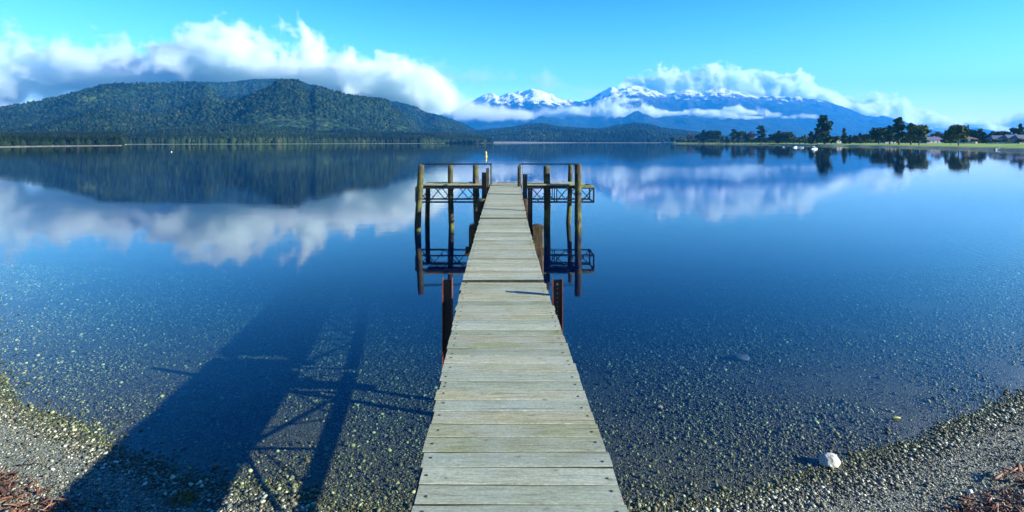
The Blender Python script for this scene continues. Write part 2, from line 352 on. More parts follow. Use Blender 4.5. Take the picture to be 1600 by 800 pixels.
relief('mountains', M_alp,
    [640, 690, 715, 735, 750, 764, 785, 800, 815, 835, 848, 862, 880, 895, 910, 925, 940, 955, 970, 985, 1000, 1015, 1034, 1050, 1071, 1090, 1110, 1127, 1145, 1165, 1190, 1215, 1240, 1262, 1280, 1300, 1320, 1337, 1360, 1380, 1397, 1420, 1450, 1490, 1560],
    [190, 180, 172, 162, 153, 147, 150, 146, 144, 138, 142, 150, 158, 159, 158, 157, 147, 137, 139, 137, 137, 141, 148, 147, 141, 144, 142, 141, 144, 150, 152, 153, 153, 156, 159, 164, 170, 177, 184, 184, 187, 194, 203, 212, 214],
    6500, 11000, 1.5, 130, .24, 1500., 5., pw=1.25, k=1)
relief('far_mountain_ridge', M_alp, [1440, 1490, 1505, 1525, 1545, 1570, 1620, 1700], [210, 206, 203, 200, 203, 207, 206, 210], 8500, 12000, 2, 40, .1, 1200., 1., k=2)
hillA = relief('hills', M_hill, [-300, -100, -20, 0, 60, 100, 130, 160, 200, 240, 262, 300, 330, 370, 400, 440, 465, 500, 540, 570, 600, 630, 650, 665, 690, 715, 740, 765, 800],
    [150, 165, 172, 168, 158, 149, 141, 133, 130, 130, 129, 128, 130, 128, 124, 124, 126, 136, 148, 153, 156, 162, 167, 176, 182, 190, 202, 212, 216],
    ([-300, 0, 400, 660, 800], [900, 1000, 1200, 1500, 1900]), 4300, 1.5, 150, 1.0, 1100., .6, pw=.95, k=3)
hillB = relief('front_hills', M_hill, [-300, -50, 60, 150, 240, 300, 350, 400, 460, 540, 620, 700, 760], [178, 180, 178, 170, 178, 172, 168, 176, 188, 196, 203, 208, 214],
    ([-300, 0, 400, 760], [700, 800, 900, 1300]), 2500, 1.5, 80, .55, 700., .6, pw=1.1, k=5)
hillC = relief('low_forested_hills', M_hill, [600, 660, 700, 740, 770, 800, 825, 850, 870, 900, 940, 965, 990, 1015, 1040, 1065, 1090, 1130, 1180], [214, 210, 207, 207, 203, 200, 195, 194, 199, 201, 203, 197, 193, 196, 202, 205, 208, 214, 218],
    2080, 3300, 1.5, 70, .35, 500., .8, k=6)

# forest: crowns too many to count on the near slopes and along the far shore
ICO_V = np.array([(0, 0, 1.)]+[(math.cos(a)*.95, math.sin(a)*.95, .15) for a in np.arange(5)*2*math.pi/5]+[(math.cos(a)*.75, math.sin(a)*.75, -.6) for a in (np.arange(5)+.5)*2*math.pi/5])
ICO_T = np.array([(0, 1+i, 1+(i+1) % 5) for i in range(5)]+[(1+i, 6+i, 1+(i+1) % 5) for i in range(5)]+[(1+(i+1) % 5, 6+i, 6+(i+1) % 5) for i in range(5)])
def crowns(name, pts, h, mat, wr=(.3, .5)):
    n = len(pts); r = np.random.default_rng(n)
    wd = h*r.uniform(*wr, n); v = ICO_V[None].repeat(n, 0)+r.normal(0, .13, (n, len(ICO_V), 3))
    a = r.uniform(0, 6.28, n); ca, sa = np.cos(a)[:, None], np.sin(a)[:, None]
    x = (v[..., 0]*ca-v[..., 1]*sa)*wd[:, None]; y = (v[..., 0]*sa+v[..., 1]*ca)*wd[:, None]; z = (v[..., 2]+.55)*h[:, None]*.62
    co_ = np.stack([x, y, z], -1)+pts[:, None]
    tr = ICO_T[None]+(np.arange(n)*len(ICO_V))[:, None, None]
    return tag(npmesh(name, co_.reshape(-1, 3), tris=tr.reshape(-1, 3), mats=[mat], smooth=False, attrs={'rnd': r.random(n).repeat(len(ICO_V))}), kind='stuff')
t = NT('forest_canopy'); r_ = t.attr('rnd'); c = t.ramp(r_, [(0, (.006, .016, .010)), (.4, (.012, .028, .013)), (.8, (.024, .042, .016)), (.96, (.034, .05, .024)), (1, (.05, .056, .036))])
c = t.mix(1., c, t.ramp(t.noise(t.pos(), .0035, 6, .65), [(.38, (.35, .42, .6)), (.5, (.75, .78, .85)), (.66, (1.7, 1.5, 1.0))]), 'MULTIPLY')
M_canopy = t.fin(c, .9, None, .05)
def on_relief(hl, n, s0, s1, seed):
    px, s, X, D, Zr = hl; r = np.random.default_rng(seed)
    c_ = r.uniform(0, len(px)-1.01, n); row = np.interp(r.uniform(s0, s1, n), s, np.arange(len(s)))
    i = row.astype(int); j = c_.astype(int); fi = (row-i); fj = c_-j
    def q(M): return (M[i, j]*(1-fi)+M[i+1, j]*fi)*(1-fj)+(M[i, j+1]*(1-fi)+M[i+1, j+1]*fi)*fj
    return np.stack([q(X), q(D), q(Zr)], -1)
n = 26000
pxs = rng.uniform(-60, 770, n); u = rng.random(n)
fy = np.interp(pxs, FX, FY); ext = np.interp(pxs, [0, 200, 420, 700], [560, 420, 330, 260]); dd = fy+10+u**1.2*ext
sh = np.stack([(pxs-800)/F*dd, dd, .5+u**1.2*np.interp(pxs, [0, 400, 770], [16, 14, 12])], -1)
hh = np.interp(pxs, [0, 190, 210, 400, 760], [4, 5.5, 8, 10, 11])*rng.uniform(.6, 1.3, n)
crowns('shore_forest', sh, hh, M_canopy, (.25, .42))
pp = on_relief(hillB, 60000, .0, 1., 3); crowns('slope_forest', pp, rng.uniform(3.5, 8, len(pp)), M_canopy, (.3, .55))
pp = on_relief(hillA, 50000, .05, 1., 4); crowns('mountain_forest', pp, rng.uniform(5, 10, len(pp)), M_canopy, (.4, .7))
pp = on_relief(hillC, 14000, .0, 1.05, 5); crowns('low_hill_forest', pp, rng.uniform(7, 14, len(pp)), M_canopy, (.35, .6))

# ------------------------------------------------------------ clouds: real vapour, density sampled on a grid
def vnoise(shape, cells, seed):
    r = np.random.default_rng(seed); lat = r.random([int(math.ceil(c))+3 for c in cells]).astype(np.float32)
    for ax, (n, c) in enumerate(zip(shape, cells)):
        p = np.linspace(0, c, n, endpoint=False)+.37; i = np.floor(p).astype(int); f = p-i; f = f*f*f*(f*(f*6-15)+10)
        a = np.take(lat, i, axis=ax); b = np.take(lat, i+1, axis=ax); s_ = [1, 1, 1]; s_[ax] = n; f = f.reshape(s_).astype(np.float32)
        lat = a*(1-f)+b*f
    return lat*2-1
def vapour(name, dens):
    t = NT(name); t.t.nodes.remove(t.b)
    v = t.n('ShaderNodeVolumePrincipled', {'Color': (.955, 1, .975, 1), 'Density': dens, 'Anisotropy': .15, 'Density Attribute': 'density'}); t.l(v.outputs[0], t.o.inputs['Volume']); return t.m
def cloud(name, D, depth, xs, tops, bots, vox, seed, mat, feat, amp=.5, soft=1.6, thr=.25, flat=.6):
    mpp = D/F; x0, x1 = (xs[0]-15-800)*mpp, (xs[-1]+15-800)*mpp
    z0 = (YH-max(bots)-14)*mpp; z1 = (YH-min(tops)+22)*mpp
    nx, ny, nz = int((x1-x0)/vox), max(8, int(depth*1.3/vox)), int((z1-z0)/vox)
    X = np.linspace(x0, x1, nx); Z = np.linspace(z0, z1, nz); Y = np.linspace(-.65, .65, ny); px = X/mpp+800
    top = (YH-np.interp(px, xs, tops))*mpp; bot = (YH-np.interp(px, xs, bots))*mpp
    top = np.convolve(np.pad(top, 4, 'edge'), np.ones(9)/9, 'valid'); bot = np.convolve(np.pad(bot, 4, 'edge'), np.ones(9)/9, 'valid')
    mid = (top*(1-flat)+bot*flat); up = np.maximum(top-mid, 1.); dn = np.maximum(mid-bot, 1.)
    dz = Z[None]-mid[:, None]; zz = np.where(dz > 0, dz/up[:, None], -dz/dn[:, None])
    r = 1-np.sqrt(zz[:, None, :]**2+(Y*1.9)[None, :, None]**2)
    size = (x1-x0, depth*1.3, z1-z0); n = 0; a = 1; f = feat
    for o in range(6):
        v = vnoise((nx, ny, nz), [q/f for q in size], seed*10+o)
        n = n+(a*(.55-2*np.abs(v)) if o < 4 else a*v*.8); a *= .62; f *= .47
    d = r+amp*n-thr*.3
    edge = np.minimum(1, np.minimum(np.arange(nx), nx-1-np.arange(nx))/4)[:, None, None]*np.minimum(1, np.minimum(np.arange(ny), ny-1-np.arange(ny))/2)[None, :, None]*np.minimum(1, np.minimum(np.arange(nz), nz-1-np.arange(nz))/3)[None, None]
    dd = (np.clip(d*soft, 0, 1)*edge).astype(np.float32)
    lo = (x0, D-depth*.65, z0+CZ); hi = (x1, D+depth*.65, z1+CZ)
    me = bpy.data.meshes.new(name); me.vertices.add(nx*ny*nz)
    me.attributes.new('dens', 'FLOAT', 'POINT').data.foreach_set('value', dd.ravel())
    o = bpy.data.objects.new(name, me); link(o); me.materials.append(mat)
    ng = bpy.data.node_groups.new(name, 'GeometryNodeTree')
    ng.interface.new_socket('Geometry', in_out='INPUT', socket_type='NodeSocketGeometry'); ng.interface.new_socket('Geometry', in_out='OUTPUT', socket_type='NodeSocketGeometry')
    N_ = ng.nodes; Lk = ng.links; gi = N_.new('NodeGroupInput'); go = N_.new('NodeGroupOutput'); pos = N_.new('GeometryNodeInputPosition')
    def vm(op, a, b):
        n = N_.new('ShaderNodeVectorMath'); n.operation = op; Lk.new(a, n.inputs[0]); n.inputs[1].default_value = b; return n.outputs[0]
    ad = vm('ADD', vm('MULTIPLY', vm('SUBTRACT', pos.outputs[0], lo), tuple((m-1)/(h-l) for m, h, l in zip((nx, ny, nz), hi, lo))), (.5, .5, .5))
    f = N_.new('ShaderNodeVectorMath'); f.operation = 'FLOOR'; Lk.new(ad, f.inputs[0]); sp = N_.new('ShaderNodeSeparateXYZ'); Lk.new(f.outputs[0], sp.inputs[0])
    def im(op, a, b):
        n = N_.new('FunctionNodeIntegerMath'); n.operation = op
        for k, v in enumerate((a, b)):
            if isinstance(v, int): n.inputs[k].default_value = v
            else: Lk.new(v, n.inputs[k])
        return n.outputs[0]
    idx = im('ADD', im('MULTIPLY', sp.outputs[0], ny*nz), im('ADD', im('MULTIPLY', sp.outputs[1], nz), sp.outputs[2]))
    at = N_.new('GeometryNodeInputNamedAttribute'); at.data_type = 'FLOAT'; at.inputs['Name'].default_value = 'dens'
    si = N_.new('GeometryNodeSampleIndex'); si.data_type = 'FLOAT'; si.domain = 'POINT'; si.clamp = True
    Lk.new(gi.outputs[0], si.inputs['Geometry']); Lk.new(at.outputs[0], si.inputs['Value']); Lk.new(idx, si.inputs['Index'])
    vc = N_.new('GeometryNodeVolumeCube'); Lk.new(si.outputs[0], vc.inputs['Density'])
    vc.inputs['Min'].default_value = lo; vc.inputs['Max'].default_value = hi
    for ax, m_ in zip('XYZ', (nx, ny, nz)): vc.inputs['Resolution '+ax].default_value = m_
    sm = N_.new('GeometryNodeSetMaterial'); sm.inputs['Material'].default_value = mat
    Lk.new(vc.outputs[0], sm.inputs[0]); Lk.new(sm.outputs[0], go.inputs[0])
    o.modifiers.new('vapour', 'NODES').node_group = ng
    return tag(o, kind='stuff')
VD = vapour('cloud_vapour', 1/55); VM = vapour('mist_vapour', 1/120); VW = vapour('wisp_vapour', 1/700)
cloud('cloud_bank', 4520, 1000, [-140, -60, 0, 35, 70, 100, 130, 165, 200, 240, 275, 300, 330, 350, 370, 390, 410, 440, 470, 490, 510, 530, 560, 600, 640, 675, 700],
    [60, 52, 52, 48, 66, 90, 84, 72, 60, 78, 78, 74, 62, 48, 40, 52, 64, 50, 46, 50, 64, 84, 90, 94, 100, 114, 134],
    [192, 184, 178, 174, 168, 162, 154, 146, 144, 144, 142, 140, 136, 134, 136, 138, 138, 138, 142, 150, 158, 164, 166, 168, 172, 182, 176], 13, 3, VD, 430., .6, 2.4)
cloud('cloud_tail', 6500, 500, [620, 650, 690, 730, 780, 820], [130, 118, 125, 155, 165, 172], [185, 192, 186, 190, 188, 186], 18, 8, VM, 420., .5, 1.3)
cloud('cloud_wisp', 13800, 900, [640, 690, 730, 780, 830, 870, 900, 930], [95, 98, 102, 100, 108, 108, 125, 140], [150, 145, 140, 138, 136, 142, 150, 160], 45, 12, VW, 1200., .6, 1.2)
cloud('cloud_bank', 14000, 1300, [880, 930, 960, 990, 1020, 1050, 1080, 1110, 1140, 1170, 1200, 1240, 1270, 1300, 1340, 1380, 1420, 1460, 1500, 1540],
    [172, 160, 140, 120, 110, 112, 106, 102, 106, 114, 114, 116, 128, 144, 154, 158, 162, 170, 180, 194],
    [176, 170, 162, 160, 160, 160, 160, 160, 160, 166, 170, 172, 178, 186, 196, 208, 214, 216, 216, 214], 30, 43, VD, 900., .6, 2.6)
cloud('cloud_bank', 14500, 900, [1500, 1530, 1560, 1590, 1640, 1700], [190, 178, 174, 172, 170, 175], [212, 214, 214, 214, 212, 210], 40, 15, VM, 900., .45, 1.8)
cloud('valley_mist', 8300, 500, [870, 890, 910, 930, 955, 975, 995, 1020, 1040, 1060, 1085, 1110, 1140, 1160, 1176], [174, 169, 165, 161, 152, 150, 157, 166, 173, 174, 170, 171, 176, 178, 182],
    [180, 180, 181, 183, 187, 191, 190, 184, 181, 180, 181, 184, 187, 188, 186], 12, 21, VD, 230., .55, 2.6)
cloud('valley_mist', 8300, 260, [760, 790, 820, 850, 880, 905], [180, 176, 172, 168, 164, 164], [190, 190, 190, 188, 186, 186], 12, 22, VM, 260., .5, 1.8)
cloud('valley_mist', 8300, 240, [722, 740, 760, 776], [174, 166, 166, 174], [192, 190, 190, 190], 12, 23, VM, 200., .4, 1.8)
cloud('valley_mist', 8300, 240, [1125, 1142, 1158, 1170], [172, 160, 161, 172], [182, 180, 180, 180], 12, 24, VD, 200., .35, 2.)
cloud('valley_mist', 8300, 240, [1172, 1186, 1194, 1206], [174, 160, 162, 174], [184, 184, 184, 184], 12, 25, VM, 200., .35, 2.)
cloud('valley_mist', 8300, 200, [1236, 1250, 1264], [180, 172, 178], [186, 186, 186], 10, 26, VM, 160., .35, 2.)
cloud('slope_mist', 3300, 300, [-60, 0, 40, 90, 130, 170, 190], [160, 158, 158, 152, 152, 156, 164], [178, 178, 178, 174, 174, 172, 172], 8, 31, VW.copy() if False else VM, 130., .6, 1.0)

#STRUCTURES#
# ------------------------------------------------------------ jetty
DK = [(-3.0, .233, 1.25), (2.45, .036, 1.25), (6.46, -.109, 1.25), (11.34, -.185, 1.32), (18.05, -.222, 1.53)]
def dk(y):
    ys = [k[0] for k in DK]; return float(np.interp(y, ys, [k[1] for k in DK])), float(np.interp(y, ys, [k[2] for k in DK]))
jetty = empty('jetty', (-.1, 6.5, 0)); tag(jetty, 'long narrow jetty of pale weathered boards running out to a crosswise steel head', 'jetty')
JO = Vector((-.1, 6.5, 0))
def jb(mb, name, mats, smooth=False, parent=None):
    o = mb.build(name, mats, None, smooth)
    o.data.transform(Matrix.Translation(-JO)); o.parent = parent or jetty; return o
for (y0, y1, gap) in ((-3.0, 6.42, 0), (6.555, 11.27, 0), (11.39, 18.02, 0)):
    mb = MB(); y = y0; k = 0
    sag = 0.012 if y0 < 0 else 0
    while y < y1-.03:
        wd = min(rng.uniform(.138, .152), y1-y); xc, z = dk(y+wd/2)
        z -= sag*(1 if y0 > 0 else 0)
        tilt = rng.normal(0, .0035); twist = rng.normal(0, .003); e0, e1 = rng.normal(0, .005, 2)
        slope = math.atan2(dk(y+.1)[1]-dk(y)[1], .1)
        M = Matrix.Rotation(tilt, 4, 'Z') @ Matrix.Rotation(slope+rng.normal(0, .006), 4, 'X') @ Matrix.Rotation(twist, 4, 'Y')
        rn = float(rng.random()); L = 1.0+e0-e1
        # one board, subdivided along its length with slightly wandering edges
        n = 14; vs = []; fs = []
        g = rng.uniform(.002, .006); hw = wd/2-g
        for i in range(n+1):
            x = -L/2+L*i/n; ea = .0022*mn.noise(Vector((x*4, y*9, 1))); eb = .0022*mn.noise(Vector((x*4, y*9, 5)))
            cup = .0015*mn.noise(Vector((x*2, y*5, 9)))
            for (yy, z_) in ((-hw+ea, -.045), (-hw+ea, -.004), (-hw+.004+ea, cup), (0, .001+cup*1.2), (hw-.004+eb, cup), (hw+eb, -.004), (hw+eb, -.045)):
                vs.append(M @ Vector((x+(e0+e1)/2, yy, z_))+Vector((xc, y+wd/2, z+rng.normal(0, .00005))))
        m = 7
        for i in range(n):
            for j in range(1, m-2): fs.append((i*m+j, (i+1)*m+j, (i+1)*m+j+1, i*m+j+1))
        edges = [(i*m+j, (i+1)*m+j, (i+1)*m+j+1, i*m+j+1) for i in range(n) for j in (0, m-2)]
        fs += [tuple(range(m)), tuple(n*m+j for j in reversed(range(m)))]
        nb_ = len(mb.v); mb.add(vs, fs, 0, rn); mb.f += [tuple(k_+nb_ for k_ in f_) for f_ in edges]; mb.mi += [2]*len(edges)
        for sx in (-1, 1):
            for q in ((-.028, .03) if rng.random() < .12 else (rng.uniform(-.035, .035),)):
                bp = M @ Vector((sx*(.455+rng.normal(0, .008)), q, .0015))+Vector((xc, y+wd/2, z))
                mb.tube([bp-Vector((0, 0, .004)), bp+Vector((0, 0, .002))], [.0085, .007], 8, 1)
        y += wd; k += 1
    if y0 < 0:  # the split wedge board near the camera
        pass
    jb(mb, 'deck_section', [M_deck, M_bolt, M_edge])
# dark edge angles and box-truss girder of each span
TD = .47
for i, (y0, y1) in enumerate(((-3.0, 6.38), (6.50, 11.28), (11.40, 18.0))):
    mb = MB()
    (xa, za), (xb, zb) = dk(y0), dk(y1)
    for s in (-1, 1):
        mb.bar((xa+s*.475, y0, za-.085), (xb+s*.475, y1, zb-.085), .05, .075)
        mb.bar((xa+s*.41, y0, za-TD), (xb+s*.41, y1, zb-TD), .06, .06)
    red = MB()
    for s in (-1, 1): red.bar((xa+s*.506, y0, za-.06), (xb+s*.506, y1, zb-.06), .006, .05)
    n = max(2, round((y1-y0)/.62)); up = True
    for k in range(n):
        a, b = y0+(y1-y0)*k/n, y0+(y1-y0)*(k+1)/n; (xa_, za_), (xb_, zb_) = dk(a), dk(b)
        for s in (-1, 1):
            if up: mb.bar((xa_+s*.42, a, za_-.1), (xb_+s*.42, b, zb_-TD), .016)
            else: mb.bar((xa_+s*.42, a, za_-TD), (xb_+s*.42, b, zb_-.1), .016)
        if k % 2 == 0: mb.bar((xa_-.41, a, za_-TD), (xa_+.41, a, za_-TD), .03)
        sg = 1 if (k % 4) < 2 else -1
        if k % 2 == 0:
            c2 = min(k+2, n); bb = y0+(y1-y0)*c2/n; xc_, zc_ = dk(bb)
            mb.bar((xa_-sg*.41, a, za_-TD), (xc_+sg*.41, bb, zc_-TD), .024)
        up = not up
    gd = jb(mb, 'truss_girder', M_steel); jb(red, 'edge_trim', M_red)
# steel bents with perforated channel posts
def channel(x, y, z0, z1, wd, face, parent, red=True, holes=True):
    mb = MB(); d = .055
    mb.box((x, y, (z0+z1)/2), (wd, .008, z1-z0))
    mb.box((x-wd/2, y-d/2*face, (z0+z1)/2+.012), (.01, d, z1-z0+.024), mi=1); mb.box((x+wd/2, y-d/2*face, (z0+z1)/2+.012), (.01, d, z1-z0+.024), mi=1)
    k = 0; zz = z1-.05
    while holes and zz > max(z0, z1-1.0):
        mb.tube([(x, y-.006*face, zz), (x, y-.0105*face, zz)], .012 if k == 0 else .0045, 8, 2); zz -= .05; k += 1
    return jb(mb, 'channel_post', [M_steel, M_red if red else M_steel, M_galv])
for s, x in ((-1, -.715), (1, .505)):
    channel(x, 5.9, -.6, 1.42, .105, 1, jetty, True, s > 0)
mb = MB(); mb.bar((-.68, 5.98, .76), (.46, 5.98, .76), .13, .15); jb(mb, 'crossbeam', M_post)
for jy, jx, jz in ((6.49, -.109, 1.04), (11.33, -.185, 1.14)): jb(MB().box((jx, jy, jz), (.96, .13, .06)), 'joint_beam', M_post)
mb = MB(); mb.bar((-.95, 10.85, .72), (.65, 10.85, .72), .13, .16); jb(mb, 'crossbeam', M_post)
mb = MB(); mb.bar((-.8, 14.6, .92), (.4, 14.6, .92), .13, .16); jb(mb, 'crossbeam', M_post)
mb = MB(); mb.bar((-.8, .9, .72), (.8, .9, .72), .13, .15); jb(mb, 'crossbeam', M_post)
for s in (-1, 1):
    mb = MB(); mb.bar((s*.6, .9, -.6), (s*.6, .9, .75), .12); jb(mb, 'crossbeam_post', M_post)
# rounded timber posts of the second bent
for x, y, zt, wd in ((-.79, 10.9, 1.27, .19), (.53, 10.9, 1.265, .23)):
    mb = MB(); mb.box((x, y, (zt-2.4)/2-.04), (wd, .14, zt+2.4-.08), bev=.02)
    vs = []; n = 8
    for yy in (-.07, .07):
        vs += [(x-wd/2+.001, y+yy*.99, zt-.09)]+[(x+wd/2*math.cos(math.pi*(1-k/n))*(1-.04), y+yy*.98, zt-.07+.07*math.sin(math.pi*k/n)**.5) for k in range(n+1)]+[(x+wd/2-.001, y+yy*.99, zt-.09)]
    m = n+3; fs = [(k, k+1, m+k+1, m+k) for k in range(m-1)]+[tuple(range(m)), tuple(m+k for k in reversed(range(m)))]
    mb.add(vs, fs); jb(mb, 'timber_post', M_post)
# dark slotted steel posts beside the outer span
for x, y, z0, z1, wd in ((.42, 12.35, -2, 1.87, .10), (.37, 15.2, .3, 2.03, .115), (-.80, 15.2, .3, 2.08, .12)):
    channel(x, y, z0, z1, wd, 1, jetty, False)
# short pile stubs squeezed between deck and posts
for x, y, zt, r in ((-.86, 13.2, 1.22, .10), (-.83, 14.3, 1.42, .12), (.37, 13.0, 1.3, .10), (.36, 14.2, 1.42, .11)):
    mb = MB(); mb.tube([(x, y, -2.5), (x, y, .3), (x+.01, y, zt-.03), (x+.01, y, zt)], [r, r, r, r*.85], 12, wob=.15, seed=y); jb(mb, 'stub_pile', M_post, True)
# the crosswise head
HX0, HX1 = -3.27, 2.78; HZ = 1.50
mb = MB(); x = HX0+.28
k = 0
while x < 2.42:
    wd = rng.uniform(.13, .15)
    mb.box((x+wd/2, 18.52, HZ+.008+rng.normal(0, .0015)), (wd-.006, 1.0, .04), rnd=float(rng.random())); x += wd
jb(mb, 'head_deck', M_deck); jb(MB().bar((HX0+.1, 17.99, HZ+.005), (2.45, 17.99, HZ+.005), .03, .05, rnd=.3), 'head_edge_board', M_deck)
jb(MB().bar((2.15, 17.955, HZ-.05), (HX1, 17.955, HZ-.05), .03, .09), 'head_fascia', M_slab)
for yy, ph in ((18.04, 0), (19.0, 1)):
    mb = MB(); zt, zb = HZ-.095, .91
    mb.bar((HX0, yy, zt), (HX1, yy, zt), .06, .08); mb.bar((HX0, yy, zb), (HX1, yy, zb), .05, .055)
    mb.bar((HX0, yy, zb), (HX0, yy, zt), .05); mb.bar((HX1, yy, zb), (HX1, yy, zt), .05)
    for xx in (1.44, 1.52): mb.bar((xx, yy, zb), (xx, yy, zt), .03)
    n = 14; st = (HX1-HX0)/n
    for k in range(n):
        a, b = HX0+st*k, HX0+st*(k+1)
        if (k+ph) % 2: mb.bar((a, yy, zb), (b, yy, zt), .03)
        else: mb.bar((a, yy, zt), (b, yy, zb), .03)
    jb(mb, 'head_truss', M_steel)
for xx in (HX0, -1.3, 0.9, HX1):
    for zz in (.91, HZ-.1): jb(MB().bar((xx, 18.06, zz), (xx, 18.98, zz), .04), 'cross_brace', M_steel)
# handrails
def rail(name, pts, r, mat):
    mb = MB(); q = []
    for i, p in enumerate(pts):
        p = Vector(p)
        if 0 < i < len(pts)-1:
            a = (Vector(pts[i-1])-p).normalized(); b = (Vector(pts[i+1])-p).normalized(); e = .07
            for tt in np.linspace(0, 1, 5): q.append((p+a*e)*(1-tt)**2+p*2*tt*(1-tt)+(p+b*e)*tt**2)
        else: q.append(p)
    mb.tube(q, r, 8); return jb(mb, name, mat, True)
zt = 2.165
rail('handrail', [(-3.22, 18.95, HZ), (-3.22, 18.95, zt), (-.72, 18.95, zt), (-.72, 18.2, zt), (-.72, 18.2, HZ)], .024, M_steel)
rail('handrail', [(2.42, 18.95, HZ), (2.42, 18.95, zt), (.27, 18.95, zt), (.27, 17.9, zt+.005), (.27, 17.6, HZ)], .024, M_steel)
for (x, y, w_, z1) in ((-.80, 17.4, .10, 2.10), (.235, 17.3, .11, 2.17)):
    mb = MB(); mb.box((x, y, (z1+.8)/2), (w_, .10, z1-.8), bev=.01); jb(mb, 'rail_post', M_post)
for (x, y, z1) in ((-.665, 17.5, 2.12), (.335, 17.2, 2.16)):
    mb = MB(); mb.box((x, y, (z1+1.4)/2), (.035, .035, z1-1.4)); jb(mb, 'galvanised_upright', M_galv)
# tall round piles standing through the head
for (x, y, r, zt, lx, ly, sd) in ((-3.07, 17.85, .108, 2.19, -.10, 0, 1), (-2.98, 18.75, .09, 1.38, -.02, .05, 2), (-2.12, 18.3, .10, 2.15, .02, 0, 3), (-1.24, 18.2, .11, 2.16, .02, 0, 4), (1.20, 18.2, .122, 2.13, .0, 0, 5), (2.13, 19.25, .088, 2.16, -.07, 0, 6), (2.20, 17.78, .118, 2.21, .03, 0, 7)):
    mb = MB(); pts = []; rr = []
    for k in range(15):
        zz = zt-(zt+3.2)*(k/14)**.8; u = (zt-zz)
        pts.append((x+lx*u/2.2+.012*math.sin(u*2.1+sd), y+ly*u, zz)); rr.append(r*(.94+.03*math.sin(k*1.7+sd)+.02*u))
    pts = pts[::-1]; rr = rr[::-1]; rr[-1] *= .96
    mb.tube(pts, rr, 14, wob=.12, seed=sd*3.1); pl = jb(mb, 'timber_pile', M_pile, True); cb = MB(); zc = 1.02+.03*sd; uc = zt-zc; cc_ = Vector((x+lx*uc/2.2+.012*math.sin(uc*2.1+sd), y+ly*uc, zc)); cb.tube([cc_-Vector((0, 0, .025)), cc_+Vector((0, 0, .025))], r*1.09, 14); cb.box(cc_+Vector((0, -r-.02, 0)), (.04, .05, .03)); cl = cb.build('steel_collar', M_steel); cl.data.transform(Matrix.Translation(-JO)); cl.parent = pl

# ------------------------------------------------------------ stones, litter and small things near the camera
def stones(name, X, Y, size, mat, seed, sink=.25, flat=(.45, .75), lift=0.):
    n = len(X); r = np.random.default_rng(seed)
    V, Tt = ICO2
    v = V[None]*(1+r.normal(0, .10, (n, len(V), 1)))
    sx = size*r.uniform(.8, 1.35, n); sy = size*r.uniform(.65, 1., n); sz = size*r.uniform(*flat, n)
    a = r.uniform(0, 6.28, n); ca, sa = np.cos(a)[:, None], np.sin(a)[:, None]
    lx = v[..., 0]*sx[:, None]/2; ly = v[..., 1]*sy[:, None]/2; lz = v[..., 2]*sz[:, None]/2
    tx = r.normal(0, .22, n)[:, None]; lz = lz+lx*tx
    co_ = np.stack([lx*ca-ly*sa+X[:, None], lx*sa+ly*ca+Y[:, None], lz+(zground(X, Y)+sz*(.5-sink)+lift)[:, None]], -1)
    tr = Tt[None]+(np.arange(n)*len(V))[:, None, None]
    return npmesh(name, co_.reshape(-1, 3), tris=tr.reshape(-1, 3), mats=[mat], attrs={'rnd': r.random(n).repeat(len(V))})
def ico():
    g = (1+5**.5)/2; v = np.array([(-1, g, 0), (1, g, 0), (-1, -g, 0), (1, -g, 0), (0, -1, g), (0, 1, g), (0, -1, -g), (0, 1, -g), (g, 0, -1), (g, 0, 1), (-g, 0, -1), (-g, 0, 1)])
    v = v/np.linalg.norm(v[0]); t = np.array([(0, 11, 5), (0, 5, 1), (0, 1, 7), (0, 7, 10), (0, 10, 11), (1, 5, 9), (5, 11, 4), (11, 10, 2), (10, 7, 6), (7, 1, 8), (3, 9, 4), (3, 4, 2), (3, 2, 6), (3, 6, 8), (3, 8, 9), (4, 9, 5), (2, 4, 11), (6, 2, 10), (8, 6, 7), (9, 8, 1)])
    return v, t
ICO2 = ico()
t = NT('lake_pebbles'); r_ = t.attr('rnd'); z_ = t.n('ShaderNodeSeparateXYZ', {0: t.pos()}).outputs[2]
c = t.ramp(r_, [(0, (.03, .034, .03)), (.35, (.075, .085, .07)), (.55, (.13, .135, .095)), (.66, (.24, .25, .21)), (.76, (.18, .13, .08)), (.84, (.31, .32, .26)), (.91, (.48, .48, .38)), (.97, (.72, .70, .60))])
c = t.mix(1., c, t.ramp(t.noise(t.pos(), 90, 3), [(.3, (.66, .66, .58)), (.7, (1.08, 1.08, .96))]), 'MULTIPLY')
wet = t.n('ShaderNodeMapRange', {'Value': z_, 'From Min': -.0, 'From Max': .03}).outputs[0]
c = t.mix(wet, t.mix(1., c, (.46, .54, .25), 'MULTIPLY'), c)
M_peb = t.fin(c, .62, None, .4)
def shore_off(x, y): return y-np.interp(x, SX, SY)
def sample(n, y0, y1, power=1., tmax=1.06, seed=0):
    r = np.random.default_rng(seed); y = y0+(y1-y0)*r.random(n)**power; tt = r.uniform(-tmax, tmax, n); return tt*y, y
# under water
x, y = sample(430000, 3.9, 13, 1.0, 1.06, 1); off = shore_off(x, y)
dn = np.clip(.38+.85*fbm(x*.9, y*.9, 3, 1)+.25*np.clip(off-.4, 0, 1), .05, 1)*(off > .02)
keep = np.random.default_rng(2).random(len(x)) < dn; x, y = x[keep], y[keep]
sz_ = np.clip(np.random.default_rng(3).lognormal(math.log(.0135), .5, len(x))*(1+.05*(y-5)), .008, .06)
tag(stones('lake_pebbles', x, y, sz_, M_peb, 4), kind='stuff')
